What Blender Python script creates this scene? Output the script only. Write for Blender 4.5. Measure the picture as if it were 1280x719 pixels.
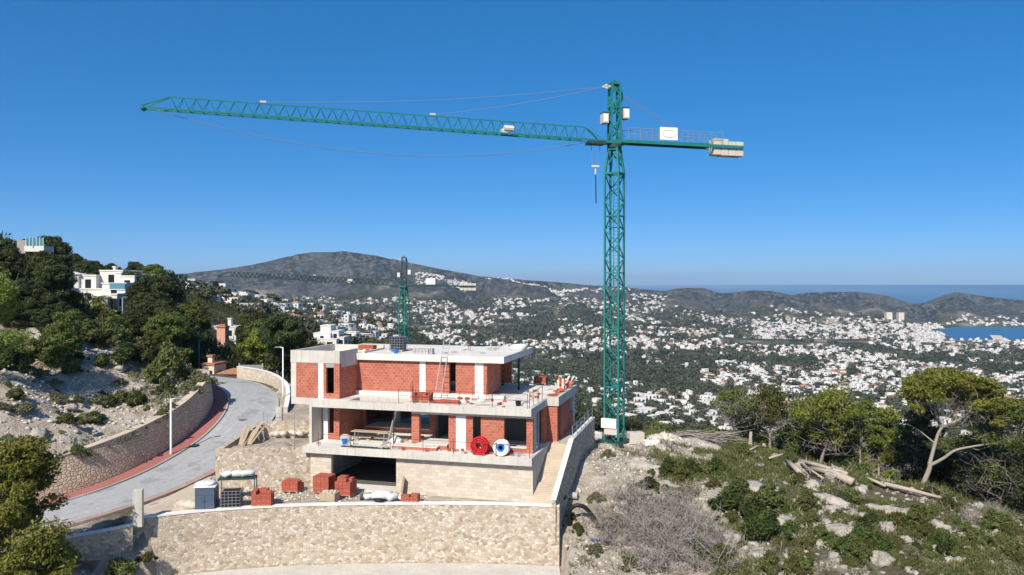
import bpy, math, random
import numpy as np
from mathutils import Vector, Matrix

for o in list(bpy.data.objects):
    bpy.data.objects.remove(o, do_unlink=True)
SC = bpy.context.scene
COL = SC.collection
R = math.radians
PI = math.pi

# ------------------------------------------------------------------ camera, sky, sun, exposure
cam_d = bpy.data.cameras.new('camera')
cam_d.sensor_width = 36.0
cam_d.lens = 36.0 * 1000 / 1280
cam_d.clip_start = 0.5
cam_d.clip_end = 90000
cam = bpy.data.objects.new('camera', cam_d)
COL.objects.link(cam)
cam.location = (0, 0, 0)
cam.rotation_euler = (R(90 - 0.43), 0, 0)
SC.camera = cam

SUN_EL, SUN_AZ = R(41), R(22)          # light travels towards +Y, 22 degrees to the right
W = bpy.data.worlds.new('World')
SC.world = W
W.use_nodes = True
nt = W.node_tree
nt.nodes.clear()
sky = nt.nodes.new('ShaderNodeTexSky')
sky.sky_type = 'NISHITA'
sky.sun_disc = False
sky.sun_elevation = SUN_EL
sky.sun_rotation = PI + SUN_AZ
sky.altitude = 200
sky.air_density = 0.4
sky.dust_density = 0.8
sky.ozone_density = 8.0
hs = nt.nodes.new('ShaderNodeHueSaturation')
hs.inputs['Saturation'].default_value = 1.5
hs.inputs['Value'].default_value = 2.36
gm = nt.nodes.new('ShaderNodeGamma')
gm.inputs['Gamma'].default_value = 0.6
bg = nt.nodes.new('ShaderNodeBackground')
bg.inputs['Strength'].default_value = 0.1
wo = nt.nodes.new('ShaderNodeOutputWorld')
nt.links.new(sky.outputs[0], gm.inputs['Color'])
nt.links.new(gm.outputs[0], hs.inputs['Color'])
nt.links.new(hs.outputs[0], bg.inputs['Color'])
nt.links.new(bg.outputs[0], wo.inputs['Surface'])

sun_d = bpy.data.lights.new('sun', 'SUN')
sun_d.energy = 4.6
sun_d.angle = R(0.53)
sun_d.color = (1.0, 0.94, 0.85)
sun = bpy.data.objects.new('sun', sun_d)
COL.objects.link(sun)
trav = Vector((math.sin(SUN_AZ) * math.cos(SUN_EL), math.cos(SUN_AZ) * math.cos(SUN_EL), -math.sin(SUN_EL)))
sun.rotation_euler = trav.to_track_quat('-Z', 'Y').to_euler()
sun.location = (-20, -40, 60)

SC.view_settings.view_transform = 'Standard'
SC.view_settings.look = 'None'
SC.view_settings.gamma = 1
SC.view_settings.exposure = 0.33
SC.render.engine = 'CYCLES'
SC.cycles.use_denoising = True
SC.cycles.max_bounces = 6
SC.cycles.diffuse_bounces = 3
SC.cycles.glossy_bounces = 2
SC.cycles.transmission_bounces = 4
SC.cycles.transparent_max_bounces = 6
SC.cycles.volume_bounces = 0
SC.cycles.sample_clamp_indirect = 6

# ------------------------------------------------------------------ mesh helpers
def set_uv(me):
    """box-projected UVs in metres: u along the wall, v up"""
    nl = len(me.loops)
    if nl == 0:
        return
    uvl = me.uv_layers.new(name='uv')
    co = np.empty(len(me.vertices) * 3, 'f'); me.vertices.foreach_get('co', co); co = co.reshape(-1, 3)
    li = np.empty(nl, 'i'); me.loops.foreach_get('vertex_index', li)
    npoly = len(me.polygons)
    pn = np.empty(npoly * 3, 'f'); me.polygons.foreach_get('normal', pn); pn = pn.reshape(-1, 3)
    lt = np.empty(npoly, 'i'); me.polygons.foreach_get('loop_total', lt)
    n = np.repeat(pn, lt, axis=0)
    p = co[li]
    flat = np.abs(n[:, 2]) > 0.75
    hl = np.hypot(n[:, 0], n[:, 1]) + 1e-6
    tx, ty = -n[:, 1] / hl, n[:, 0] / hl
    u = np.where(flat, p[:, 0], p[:, 0] * tx + p[:, 1] * ty)
    v = np.where(flat, p[:, 1], p[:, 2])
    uvl.data.foreach_set('uv', np.stack([u, v], 1).astype('f').ravel())

def link(o, parent=None):
    COL.objects.link(o)
    if parent is not None:
        o.parent = parent
    return o

def tag(o, label=None, cat=None, group=None, kind=None):
    if label: o['label'] = label
    if cat: o['category'] = cat
    if group: o['group'] = group
    if kind: o['kind'] = kind
    return o

def thing(name, label, cat, loc=(0, 0, 0), rz=0, group=None):
    o = bpy.data.objects.new(name, None)
    o.empty_display_size = 0.3
    COL.objects.link(o)
    o.location = loc
    o.rotation_euler = (0, 0, rz)
    return tag(o, label, cat, group)

def np_mesh(name, v, f, m=None, parent=None, smooth=False, mats=None, mi=None):
    """v (n,3), f (m,k) -> one mesh object"""
    v = np.asarray(v, 'f'); f = np.asarray(f, 'i')
    me = bpy.data.meshes.new(name)
    k = f.shape[1]
    me.vertices.add(len(v)); me.vertices.foreach_set('co', v.ravel())
    me.loops.add(f.size); me.loops.foreach_set('vertex_index', f.ravel())
    me.polygons.add(len(f))
    me.polygons.foreach_set('loop_start', np.arange(0, f.size, k, dtype='i'))
    me.polygons.foreach_set('loop_total', np.full(len(f), k, 'i'))
    if mats:
        for q in mats: me.materials.append(q)
        me.polygons.foreach_set('material_index', np.asarray(mi, 'i'))
    elif m:
        me.materials.append(m)
    if smooth:
        me.polygons.foreach_set('use_smooth', np.ones(len(f), 'i'))
    me.update(); me.validate()
    return link(bpy.data.objects.new(name, me), parent)

class MB:
    """collects shapes, builds ONE mesh object"""
    def __init__(s): s.v = []; s.f = []
    def add(s, vs, fs, M=None):
        b = len(s.v)
        if M is not None: vs = [M @ Vector(p) for p in vs]
        s.v += [tuple(p) for p in vs]
        s.f += [tuple(b + i for i in f) for f in fs]
        return s
    def box(s, x0, x1, y0, y1, z0, z1, M=None, j=0.0):
        r = (lambda: random.uniform(-j, j)) if j else (lambda: 0)
        vs = [(x + r(), y + r(), z + r()) for z in (z0, z1) for y in (y0, y1) for x in (x0, x1)]
        return s.add(vs, [(0, 2, 3, 1), (4, 5, 7, 6), (0, 1, 5, 4), (1, 3, 7, 5), (3, 2, 6, 7), (2, 0, 4, 6)], M)
    def bar(s, a, b, w, h=None, up=(0, 0, 1)):
        """rectangular bar from a to b"""
        a, b = Vector(a), Vector(b); d = (b - a)
        L = d.length
        if L < 1e-6: return s
        d.normalize(); u = Vector(up)
        if abs(d.dot(u)) > .98: u = Vector((0, 1, 0))
        x = d.cross(u).normalized(); y = x.cross(d).normalized()
        h = h or w
        vs = [q + x * sx * w / 2 + y * sy * h / 2 for q in (a, b) for sx, sy in ((-1, -1), (1, -1), (1, 1), (-1, 1))]
        return s.add(vs, [(3, 2, 1, 0), (4, 5, 6, 7), (0, 1, 5, 4), (1, 2, 6, 5), (2, 3, 7, 6), (3, 0, 4, 7)])
    def tube(s, pts, rad, n=6, cap=True):
        pts = [Vector(p) for p in pts]
        if not hasattr(rad, '__len__'): rad = [rad] * len(pts)
        b = len(s.v); prev = None
        for i, p in enumerate(pts):
            d = (pts[min(i + 1, len(pts) - 1)] - pts[max(i - 1, 0)])
            if d.length < 1e-9: d = Vector((0, 0, 1))
            d.normalize()
            if prev is None:
                u = Vector((0, 0, 1)) if abs(d.z) < .9 else Vector((1, 0, 0))
                x = d.cross(u).normalized()
            else:
                x = (prev - d * prev.dot(d))
                x = x.normalized() if x.length > 1e-6 else d.orthogonal().normalized()
            prev = x; y = d.cross(x)
            for k in range(n):
                a = 2 * PI * k / n
                s.v.append(tuple(p + (x * math.cos(a) + y * math.sin(a)) * rad[i]))
        for i in range(len(pts) - 1):
            for k in range(n):
                k2 = (k + 1) % n
                s.f.append((b + i * n + k, b + i * n + k2, b + (i + 1) * n + k2, b + (i + 1) * n + k))
        if cap:
            s.f.append(tuple(b + k for k in reversed(range(n))))
            e = b + (len(pts) - 1) * n
            s.f.append(tuple(e + k for k in range(n)))
        return s
    def lathe(s, prof, n=16, M=None):
        vs = []; fs = []
        for r, z in prof:
            for k in range(n):
                a = 2 * PI * k / n
                vs.append((r * math.cos(a), r * math.sin(a), z))
        for i in range(len(prof) - 1):
            for k in range(n):
                k2 = (k + 1) % n
                fs.append((i * n + k, i * n + k2, (i + 1) * n + k2, (i + 1) * n + k))
        fs.append(tuple(reversed(range(n)))); e = (len(prof) - 1) * n
        fs.append(tuple(e + k for k in range(n)))
        return s.add(vs, fs, M)
    def prism(s, poly, z0, z1):
        n = len(poly)
        vs = [(x, y, z0) for x, y in poly] + [(x, y, z1) for x, y in poly]
        fs = [tuple(reversed(range(n))), tuple(range(n, 2 * n))]
        fs += [(i, (i + 1) % n, n + (i + 1) % n, n + i) for i in range(n)]
        return s.add(vs, fs)
    def build(s, name, m, parent=None, smooth=False, bevel=0.0):
        me = bpy.data.meshes.new(name)
        me.from_pydata(s.v, [], s.f)
        me.materials.append(m)
        if smooth:
            me.polygons.foreach_set('use_smooth', np.ones(len(s.f), 'i'))
        me.update()
        set_uv(me)
        o = link(bpy.data.objects.new(name, me), parent)
        if bevel:
            md = o.modifiers.new('bevel', 'BEVEL'); md.width = bevel; md.segments = 1; md.limit_method = 'ANGLE'
        return o

def kids(o): return [c for c in ALLKIDS.get(o.name, [])]
def copy_tree(o, loc=None, rz=None, label=None, group=None, scale=None):
    c = o.copy(); COL.objects.link(c)
    for ch in list(o.children):
        d = ch.copy(); COL.objects.link(d); d.parent = c
        for g in list(ch.children):
            e = g.copy(); COL.objects.link(e); e.parent = d
    if loc is not None: c.location = loc
    if rz is not None: c.rotation_euler = (0, 0, rz)
    if scale is not None: c.scale = (scale,) * 3 if not hasattr(scale, '__len__') else scale
    if label: c['label'] = label
    if group: c['group'] = group
    return c

def rock_mesh(rng, n=2, sq=(1, 1, .7), rough=.28):
    """an angular boulder: icosphere pushed by noise and cut by planes"""
    v, f = ICO[n]
    v = v.copy()
    for _ in range(7):
        d = rng.normal(size=3); d /= np.linalg.norm(d)
        h = rng.uniform(.55, .85)
        t = v @ d
        v -= np.outer(np.maximum(t - h, 0), d) * .9
    v *= 1 + rng.uniform(-rough, rough, len(v))[:, None] * .35
    return v * np.array(sq), f

def _ico(n):
    import bmesh
    bm = bmesh.new(); bmesh.ops.create_icosphere(bm, subdivisions=n, radius=1)
    v = np.array([q.co[:] for q in bm.verts]); f = np.array([[q.index for q in t.verts] for t in bm.faces])
    bm.free(); return v, f
ICO = {n: _ico(n) for n in (1, 2, 3)}
# ------------------------------------------------------------------ materials (all procedural)
class NT:
    def __init__(s, name):
        s.m = bpy.data.materials.new(name); s.m.use_nodes = True
        s.t = s.m.node_tree; s.t.nodes.clear()
        s.out = s.n('ShaderNodeOutputMaterial'); s.b = s.n('ShaderNodeBsdfPrincipled')
        s.l(s.b.outputs[0], s.out.inputs['Surface'])
        s.b.inputs['Specular IOR Level'].default_value = 0.25
    def n(s, t, **k):
        q = s.t.nodes.new(t)
        for a, b in k.items(): setattr(q, a, b)
        return q
    def l(s, a, b): s.t.links.new(a, b)
    def co(s, kind='Object'): return s.n('ShaderNodeTexCoord').outputs[kind]
    def mapped(s, vec, scale=(1, 1, 1)):
        q = s.n('ShaderNodeMapping'); q.inputs['Scale'].default_value = scale; s.l(vec, q.inputs['Vector']); return q.outputs[0]
    def noise(s, vec, scale, detail=4, rough=.6, out='Fac'):
        q = s.n('ShaderNodeTexNoise'); q.inputs['Scale'].default_value = scale; q.inputs['Detail'].default_value = detail
        q.inputs['Roughness'].default_value = rough; s.l(vec, q.inputs['Vector']); return q.outputs[out]
    def ramp(s, fac, stops, interp='LINEAR'):
        q = s.n('ShaderNodeValToRGB'); q.color_ramp.interpolation = interp
        e = q.color_ramp.elements
        while len(e) < len(stops): e.new(.5)
        for i, (p, c) in enumerate(stops):
            e[i].position = p; e[i].color = (*c, 1) if hasattr(c, '__len__') else (c, c, c, 1)
        s.l(fac, q.inputs[0]); return q.outputs[0]
    def mix(s, fac, a, b, mode='MIX'):
        q = s.n('ShaderNodeMix', data_type='RGBA', blend_type=mode)
        for sock, val in ((q.inputs['Factor'], fac), (q.inputs['A'], a), (q.inputs['B'], b)):
            if hasattr(val, 'is_linked'): s.l(val, sock)
            elif hasattr(val, '__len__'): sock.default_value = (*val, 1)
            else: sock.default_value = val
        return q.outputs['Result']
    def math(s, op, a, b=0.0):
        q = s.n('ShaderNodeMath', operation=op)
        for sock, val in ((q.inputs[0], a), (q.inputs[1], b)):
            if hasattr(val, 'is_linked'): s.l(val, sock)
            else: sock.default_value = val
        return q.outputs[0]
    def col(s, c):
        if hasattr(c, 'is_linked'): s.l(c, s.b.inputs['Base Color'])
        else: s.b.inputs['Base Color'].default_value = (*c, 1)
    def bump(s, h, strength=.4, dist=.05):
        q = s.n('ShaderNodeBump'); q.inputs['Strength'].default_value = strength; q.inputs['Distance'].default_value = dist
        s.l(h, q.inputs['Height']); s.l(q.outputs[0], s.b.inputs['Normal'])
    def rough(s, r): s.b.inputs['Roughness'].default_value = r; return s

def m_plain(name, c, rough=.7, var=.18, scale=3.0, metal=0.0):
    q = NT(name); v = q.co()
    f = q.noise(v, scale, 5)
    q.col(q.mix(f, tuple(x * (1 - var) for x in c), tuple(min(.95, x * (1 + var)) for x in c)))
    q.rough(rough); q.b.inputs['Metallic'].default_value = metal
    return q.m

def m_concrete(name, c=(.5, .475, .435), stain=.5):
    q = NT(name); v = q.co()
    big = q.noise(v, .55, 5, .65); fine = q.noise(v, 9, 4, .7)
    streak = q.noise(q.mapped(v, (3.2, 3.2, .22)), 1.6, 4, .6)
    a = q.mix(q.ramp(big, [(.3, 0), (.7, 1)]), tuple(x * .82 for x in c), tuple(x * 1.12 for x in c))
    a = q.mix(q.ramp(streak, [(.5, 0), (.72, stain)]), a, tuple(x * .62 for x in c))
    a = q.mix(q.math('MULTIPLY', fine, .35), a, tuple(x * .8 for x in c))
    q.col(a); q.rough(.9); q.bump(fine, .25, .03)
    return q.m

def m_brick(name, c1, c2, mortar, w=.33, h=.2, ms=.014, bumps=.5, wob_=.035, smear=(.62, .5, .42)):
    q = NT(name); uv = q.co('UV')
    b = q.n('ShaderNodeTexBrick')
    b.inputs['Scale'].default_value = 1; b.inputs['Brick Width'].default_value = w; b.inputs['Row Height'].default_value = h
    b.inputs['Mortar Size'].default_value = ms; b.inputs['Mortar Smooth'].default_value = .2; b.inputs['Bias'].default_value = 0
    b.inputs['Color1'].default_value = (*c1, 1); b.inputs['Color2'].default_value = (*c2, 1); b.inputs['Mortar'].default_value = (*mortar, 1)
    wob = q.n('ShaderNodeVectorMath', operation='ADD')
    nz = q.noise(uv, 1.7, 3, .6, 'Color')
    sc = q.n('ShaderNodeVectorMath', operation='SCALE'); sc.inputs['Scale'].default_value = wob_
    q.l(nz, sc.inputs[0]); q.l(uv, wob.inputs[0]); q.l(sc.outputs[0], wob.inputs[1])
    q.l(wob.outputs[0], b.inputs['Vector'])
    big = q.noise(uv, .9, 5, .65); sp = q.noise(uv, 7, 4, .75)
    a = q.mix(q.ramp(big, [(.35, 0), (.7, .7)]), b.outputs['Color'], tuple(x * .68 for x in c1))
    a = q.mix(q.ramp(sp, [(.64, 0), (.72, .6)]), a, smear)          # mortar smears
    q.col(a); q.rough(.9)
    q.bump(q.math('SUBTRACT', 1.0, b.outputs['Fac']), bumps, .02)
    return q.m

def m_stone(name, cells, mortar, scale=2.6, edge=.05, aspect=1.35, dirt=.35):
    """irregular rubble masonry on the UVs of a wall"""
    q = NT(name); uv = q.mapped(q.co('UV'), (1 / aspect, 1, 1))
    nz = q.noise(uv, 2.2, 2, .5, 'Color')
    sc = q.n('ShaderNodeVectorMath', operation='SCALE'); sc.inputs['Scale'].default_value = .16
    ad = q.n('ShaderNodeVectorMath', operation='ADD'); q.l(nz, sc.inputs[0]); q.l(uv, ad.inputs[0]); q.l(sc.outputs[0], ad.inputs[1])
    vo = q.n('ShaderNodeTexVoronoi', voronoi_dimensions='2D', feature='F1'); vo.inputs['Scale'].default_value = scale; vo.inputs['Randomness'].default_value = .9
    ve = q.n('ShaderNodeTexVoronoi', voronoi_dimensions='2D', feature='DISTANCE_TO_EDGE'); ve.inputs['Scale'].default_value = scale; ve.inputs['Randomness'].default_value = .9
    q.l(ad.outputs[0], vo.inputs['Vector']); q.l(ad.outputs[0], ve.inputs['Vector'])
    sep = q.n('ShaderNodeSeparateColor'); q.l(vo.outputs['Color'], sep.inputs[0])
    k = len(cells)
    a = q.ramp(sep.outputs[0], [(i / max(k - 1, 1), c) for i, c in enumerate(cells)])
    fine = q.noise(uv, 14, 4, .7)
    a = q.mix(q.math('MULTIPLY', fine, .5), a, q.mix(.5, a, (.12, .09, .06)))
    big = q.noise(uv, .35, 4, .6)
    a = q.mix(q.ramp(big, [(.45, 0), (.8, dirt)]), a, tuple(x * .55 for x in mortar))
    e = q.ramp(ve.outputs['Distance'], [(edge * .35, 1), (edge, 0)])
    a = q.mix(e, a, mortar)
    q.col(a); q.rough(.95)
    hgt = q.math('ADD', q.ramp(ve.outputs['Distance'], [(0, 0), (edge * 2.4, 1)]), q.math('MULTIPLY', fine, .4))
    q.bump(hgt, .55, .05)
    return q.m

def m_leaf(name, c, c2, dark, trans=.25, scale=.6):
    q = NT(name)
    g = q.n('ShaderNodeNewGeometry'); oi = q.n('ShaderNodeObjectInfo')
    v = q.co()
    clump = q.noise(v, scale, 2, .5)
    a = q.mix(q.ramp(clump, [(.38, 0), (.62, 1)]), c, c2)
    a = q.mix(q.ramp(g.outputs['Random Per Island'], [(.0, .75), (.45, .0), (1, 0)]), a, dark)
    h = q.n('ShaderNodeHueSaturation')
    q.l(q.math('ADD', q.math('MULTIPLY', oi.outputs['Random'], .045), .478), h.inputs['Hue'])
    q.l(q.math('ADD', q.math('MULTIPLY', oi.outputs['Random'], .5), .75), h.inputs['Value'])
    q.l(a, h.inputs['Color']); q.col(h.outputs[0]); q.rough(.65)
    tr = q.n('ShaderNodeBsdfTranslucent'); q.l(h.outputs[0], tr.inputs['Color'])
    mx = q.n('ShaderNodeMixShader'); mx.inputs[0].default_value = trans
    q.l(q.b.outputs[0], mx.inputs[1]); q.l(tr.outputs[0], mx.inputs[2]); q.l(mx.outputs[0], q.out.inputs['Surface'])
    return q.m

def m_paint(name, c):
    q = NT(name); v = q.co()
    a = q.mix(q.noise(v, .8, 5, .65), tuple(x * .75 for x in c), tuple(min(.9, x * 1.25 + .012) for x in c))
    a = q.mix(q.ramp(q.noise(v, 3.5, 6, .7), [(.6, 0), (.7, .8)]), a, (.12, .055, .03))
    a = q.mix(q.ramp(q.noise(q.mapped(v, (2, 2, .3)), 2.2, 4), [(.55, 0), (.75, .5)]), a, tuple(x * .5 + .02 for x in c))
    q.col(a); q.rough(.55); return q.m
M = {}
M['concrete'] = m_concrete('concrete', (.58, .54, .475), .8)
M['concrete_dark'] = m_concrete('concrete_dark', (.38, .36, .33))
M['roof_screed'] = m_concrete('roof_screed', (.72, .68, .61), .5)
M['plaster'] = m_concrete('plaster', (.76, .74, .70), .15)
M['interior_shade'] = m_concrete('interior_shade', (.13, .125, .12), .3)  # raw concrete coloured darker than it is, standing in for indoor shade
M['brick'] = m_brick('hollow_brick', (.50, .155, .095), (.37, .10, .062), (.53, .31, .23), .33, .2, .014)
M['brick_loose'] = m_brick('loose_brick', (.54, .14, .085), (.40, .095, .06), (.24, .09, .065), .28, .12, .012, .9)
M['ashlar'] = m_brick('pale_stone_cladding', (.68, .60, .49), (.49, .41, .31), (.46, .39, .30), .44, .23, .012, .4, .16, (.7, .64, .54))
M['stone'] = m_stone('beige_rubble_stone', [(.35, .265, .175), (.57, .475, .355), (.44, .345, .24), (.74, .665, .56), (.52, .42, .305), (.64, .55, .43), (.32, .26, .20)], (.47, .41, .33), 6.2, .05, 1.35, .08)
M['stone_road'] = m_stone('reddish_rubble_stone', [(.56, .41, .27), (.72, .57, .41), (.62, .42, .30), (.78, .64, .47)], (.25, .185, .13), 4.4, .09, 1.3, .3)
M['cap'] = m_concrete('wall_cap', (.78, .75, .70), .15)
M['white_paint'] = m_plain('white_paint', (.78, .78, .76), .5, .06)
M['off_white'] = m_plain('off_white_paint', (.56, .51, .43), .6, .12)
M['crane'] = m_paint('crane_green_paint', (.010, .175, .15))
M['crane_dark'] = m_plain('crane_dark_steel', (.03, .06, .055), .5, .25)
M['cable'] = m_plain('steel_cable', (.22, .22, .22), .4, .1)
M['pale_cable'] = m_plain('pale_stay_rod', (.20, .25, .29), .4, .1)
M['black'] = m_plain('black_plastic', (.012, .012, .013), .45, .3)
M['red_hose'] = m_plain('red_corrugated_hose', (.50, .018, .022), .55, .35, 6)
M['white_hose'] = m_plain('white_pipe', (.75, .76, .76), .35, .06)
M['blue'] = m_plain('blue_plastic', (.02, .16, .5), .4, .2)
M['steel_blue'] = m_plain('blue_grey_painted_steel', (.075, .105, .15), .5, .25, 2)
M['grey_metal'] = m_plain('galvanised_metal', (.32, .33, .34), .45, .2, 5, .3)
M['rust'] = m_plain('rusty_steel', (.17, .06, .035), .8, .4, 7)
M['wood'] = m_plain('weathered_wood', (.42, .33, .22), .8, .25, 5)
M['bag'] = m_plain('white_woven_bag', (.62, .61, .58), .8, .12, 6)
M['block'] = m_concrete('grey_block', (.42, .41, .40), .2)
M['orange'] = m_plain('orange_plastic', (.65, .12, .04), .6, .25)
M['bark'] = m_plain('grey_bark', (.30, .255, .21), .95, .4, 9)
M['bark_dark'] = m_plain('dark_bark', (.10, .075, .055), .95, .4, 9)
M['deadwood'] = m_plain('bleached_dead_wood', (.27, .24, .21), .95, .35, 7)
M['log'] = m_plain('weathered_log', (.42, .35, .27), .95, .35, 4)
M['pine'] = m_leaf('pine_needles', (.10, .125, .025), (.15, .175, .035), (.022, .03, .01))
M['pine_bright'] = m_leaf('sunlit_pine_needles', (.17, .195, .03), (.24, .26, .045), (.04, .05, .012))
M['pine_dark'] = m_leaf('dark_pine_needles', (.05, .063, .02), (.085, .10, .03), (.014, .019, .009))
M['shrub'] = m_leaf('scrub_leaves', (.105, .12, .03), (.15, .155, .05), (.035, .04, .016), .2, 1.4)
M['shrub_dark'] = m_leaf('dark_scrub_leaves', (.05, .072, .018), (.085, .11, .025), (.015, .022, .008), .2, 1.4)
M['shrub_grey'] = m_leaf('grey_green_scrub', (.17, .175, .09), (.22, .21, .12), (.07, .07, .04), .2, 1.4)
M['grass'] = m_leaf('dry_grass', (.24, .22, .09), (.16, .18, .05), (.07, .07, .025), .25, .5)
M['deadwood_leaf'] = m_leaf('dead_twig_litter', (.26, .225, .18), (.33, .29, .24), (.12, .095, .07), .05, .8)
M['woodland'] = m_leaf('far_woodland', (.05, .056, .032), (.078, .083, .048), (.02, .024, .014), .1, .012)
M['glass_dark'] = m_plain('dark_window_glass', (.02, .025, .03), .12, .2)
M['pool'] = m_plain('blue_tinted_glass', (.10, .24, .34), .15, .1)
M['terracotta'] = m_plain('terracotta_tiles', (.38, .19, .12), .9, .35, .08)
M['salmon'] = m_plain('salmon_render', (.60, .33, .23), .9, .12, .8)
M['house_white'] = m_plain('white_render', (.66, .64, .60), .85, .22, .06)
M['house_cream'] = m_plain('cream_render', (.66, .58, .46), .85, .1, .3)
M['red_paver_worn'] = m_brick('worn_red_pavers', (.42, .27, .23), (.46, .36, .31), (.36, .3, .26), .2, .1, .01, .2)
M['red_paver'] = m_brick('red_pavers', (.44, .17, .14), (.38, .14, .115), (.25, .09, .07), .2, .1, .01, .2)
M['kerb'] = m_concrete('kerb_stone', (.42, .40, .37), .2)
M['driveway'] = m_concrete('beige_driveway', (.55, .46, .35), .3)
M['net'] = m_plain('teal_netting', (.07, .22, .27), .7, .2)

def asphalt():
    q = NT('worn_pale_asphalt'); v = q.co()
    uv = q.co('UV')
    a = q.mix(q.noise(v, 3.2, 6, .7), (.31, .31, .305), (.42, .42, .41))
    st = q.noise(q.mapped(uv, (1.6, .06, 1)), 1.2, 4, .6)
    a = q.mix(q.ramp(st, [(.5, 0), (.68, .6)]), a, (.45, .445, .43))
    pt = q.noise(v, .35, 4, .6)
    a = q.mix(q.ramp(pt, [(.56, 0), (.6, .45)]), a, (.2, .2, .205))
    cr = q.noise(v, 1.1, 7, .75)
    a = q.mix(q.ramp(cr, [(.485, 0), (.5, .55), (.515, 0)]), a, (.12, .12, .12))
    q.col(a); q.rough(.9); q.bump(q.noise(v, 40, 3), .15, .01)
    return q.m
M['asphalt'] = asphalt()

def rock_mat(name, c1, c2, c3):
    q = NT(name); v = q.co()
    f = q.noise(v, 1.4, 8, .68)
    a = q.ramp(f, [(.3, c3), (.47, c1), (.7, c2)])
    oi = q.n('ShaderNodeObjectInfo')
    a = q.mix(q.math('MULTIPLY', oi.outputs['Random'], .5), a, q.mix(.5, a, c3))
    q.col(a); q.rough(.95); q.bump(q.noise(v, 5, 6, .7), .7, .12)
    return q.m
M['limestone'] = rock_mat('limestone', (.38, .345, .295), (.58, .54, .47), (.15, .125, .095))
M['rubble'] = rock_mat('pale_rubble', (.58, .51, .41), (.74, .68, .58), (.36, .29, .21))

def near_ground():
    """pale dug earth and limestone, with scrub where the attribute says it grows"""
    q = NT('hillside_ground'); v = q.co()
    att = q.n('ShaderNodeAttribute'); att.attribute_name = 'veg'
    veg = att.outputs['Fac']
    f = q.noise(v, .9, 8, .7); f2 = q.noise(v, .23, 6, .65); f3 = q.noise(v, 6, 5, .7)
    dirt = q.ramp(f, [(.28, (.34, .265, .185)), (.43, (.56, .48, .38)), (.58, (.68, .61, .505)), (.78, (.76, .70, .60))])
    dirt = q.mix(q.ramp(f2, [(.45, 0), (.7, .6)]), dirt, (.36, .25, .165))
    soil = q.ramp(f, [(.3, (.10, .075, .045)), (.5, (.17, .135, .085)), (.66, (.25, .21, .155)), (.8, (.44, .40, .33))])
    soil = q.mix(q.ramp(f3, [(.45, 0), (.62, .8)]), soil, (.10, .115, .03))
    k = q.math('ADD', veg, q.math('MULTIPLY', q.math('SUBTRACT', f2, .5), .9))
    a = q.mix(q.ramp(k, [(.42, 0), (.6, 1)]), dirt, soil)
    q.col(a); q.rough(.97)
    h = q.math('ADD', q.math('MULTIPLY', f, 1.0), q.math('MULTIPLY', f3, .35))
    q.bump(q.math('ADD', h, q.math('MULTIPLY', q.noise(v, 2.6, 8, .75), .9)), 1.0, .45)
    return q.m
M['near_ground'] = near_ground()

def far_ground():
    q = NT('valley_and_mountain_ground'); v = q.co()
    att = q.n('ShaderNodeAttribute'); att.attribute_name = 'bare'
    bare = att.outputs['Fac']
    f = q.noise(v, .012, 8, .65); g = q.noise(v, .0035, 6, .6); h = q.noise(v, .05, 5, .7)
    low = q.ramp(f, [(.35, (.025, .03, .016)), (.46, (.05, .052, .03)), (.56, (.13, .115, .08)), (.66, (.34, .30, .23))])
    mnt = q.ramp(h, [(.40, (.012, .016, .015)), (.5, (.032, .036, .034)), (.58, (.11, .108, .102))])
    mnt = q.mix(q.ramp(g, [(.48, 0), (.6, .6)]), mnt, (.10, .097, .09))
    a = q.mix(bare, low, mnt)
    q.col(a); q.rough(1.0)
    q.b.inputs['Specular IOR Level'].default_value = .05
    return q.m
M['far_ground'] = far_ground()

def sea_mat():
    q = NT('sea_water'); v = q.co()
    q.col((.022, .115, .25)); q.rough(.45)
    q.b.inputs['Specular IOR Level'].default_value = .3
    q.bump(q.noise(v, .05, 5, .6), .25, 1.0)
    return q.m
M['sea'] = sea_mat()
# ------------------------------------------------------------------ terrain
def _hash(ix, iy, s):
    h = (ix.astype(np.int64) * 374761393 + iy.astype(np.int64) * 668265263 + s * 982451653) & 0x7fffffff
    h = ((h ^ (h >> 13)) * 1274126177) & 0x7fffffff
    return ((h ^ (h >> 16)) & 0xffff) / 65535.0
def vnoise(x, y, s=0):
    ix, iy = np.floor(x), np.floor(y); fx, fy = x - ix, y - iy
    fx = fx * fx * (3 - 2 * fx); fy = fy * fy * (3 - 2 * fy)
    a, b, c, d = _hash(ix, iy, s), _hash(ix + 1, iy, s), _hash(ix, iy + 1, s), _hash(ix + 1, iy + 1, s)
    return (a + (b - a) * fx) * (1 - fy) + (c + (d - c) * fx) * fy
def fbm(x, y, s=0, o=4):
    x = np.asarray(x, float); y = np.asarray(y, float)
    t = 0; a = .5
    for k in range(o):
        t = t + a * (vnoise(x, y, s + k) - .5); x = x * 2.03 + 7.1; y = y * 2.03 - 3.7; a *= .5
    return t
def sstep(a, b, x):
    t = np.clip((x - a) / (b - a), 0, 1); return t * t * (3 - 2 * t)

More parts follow.
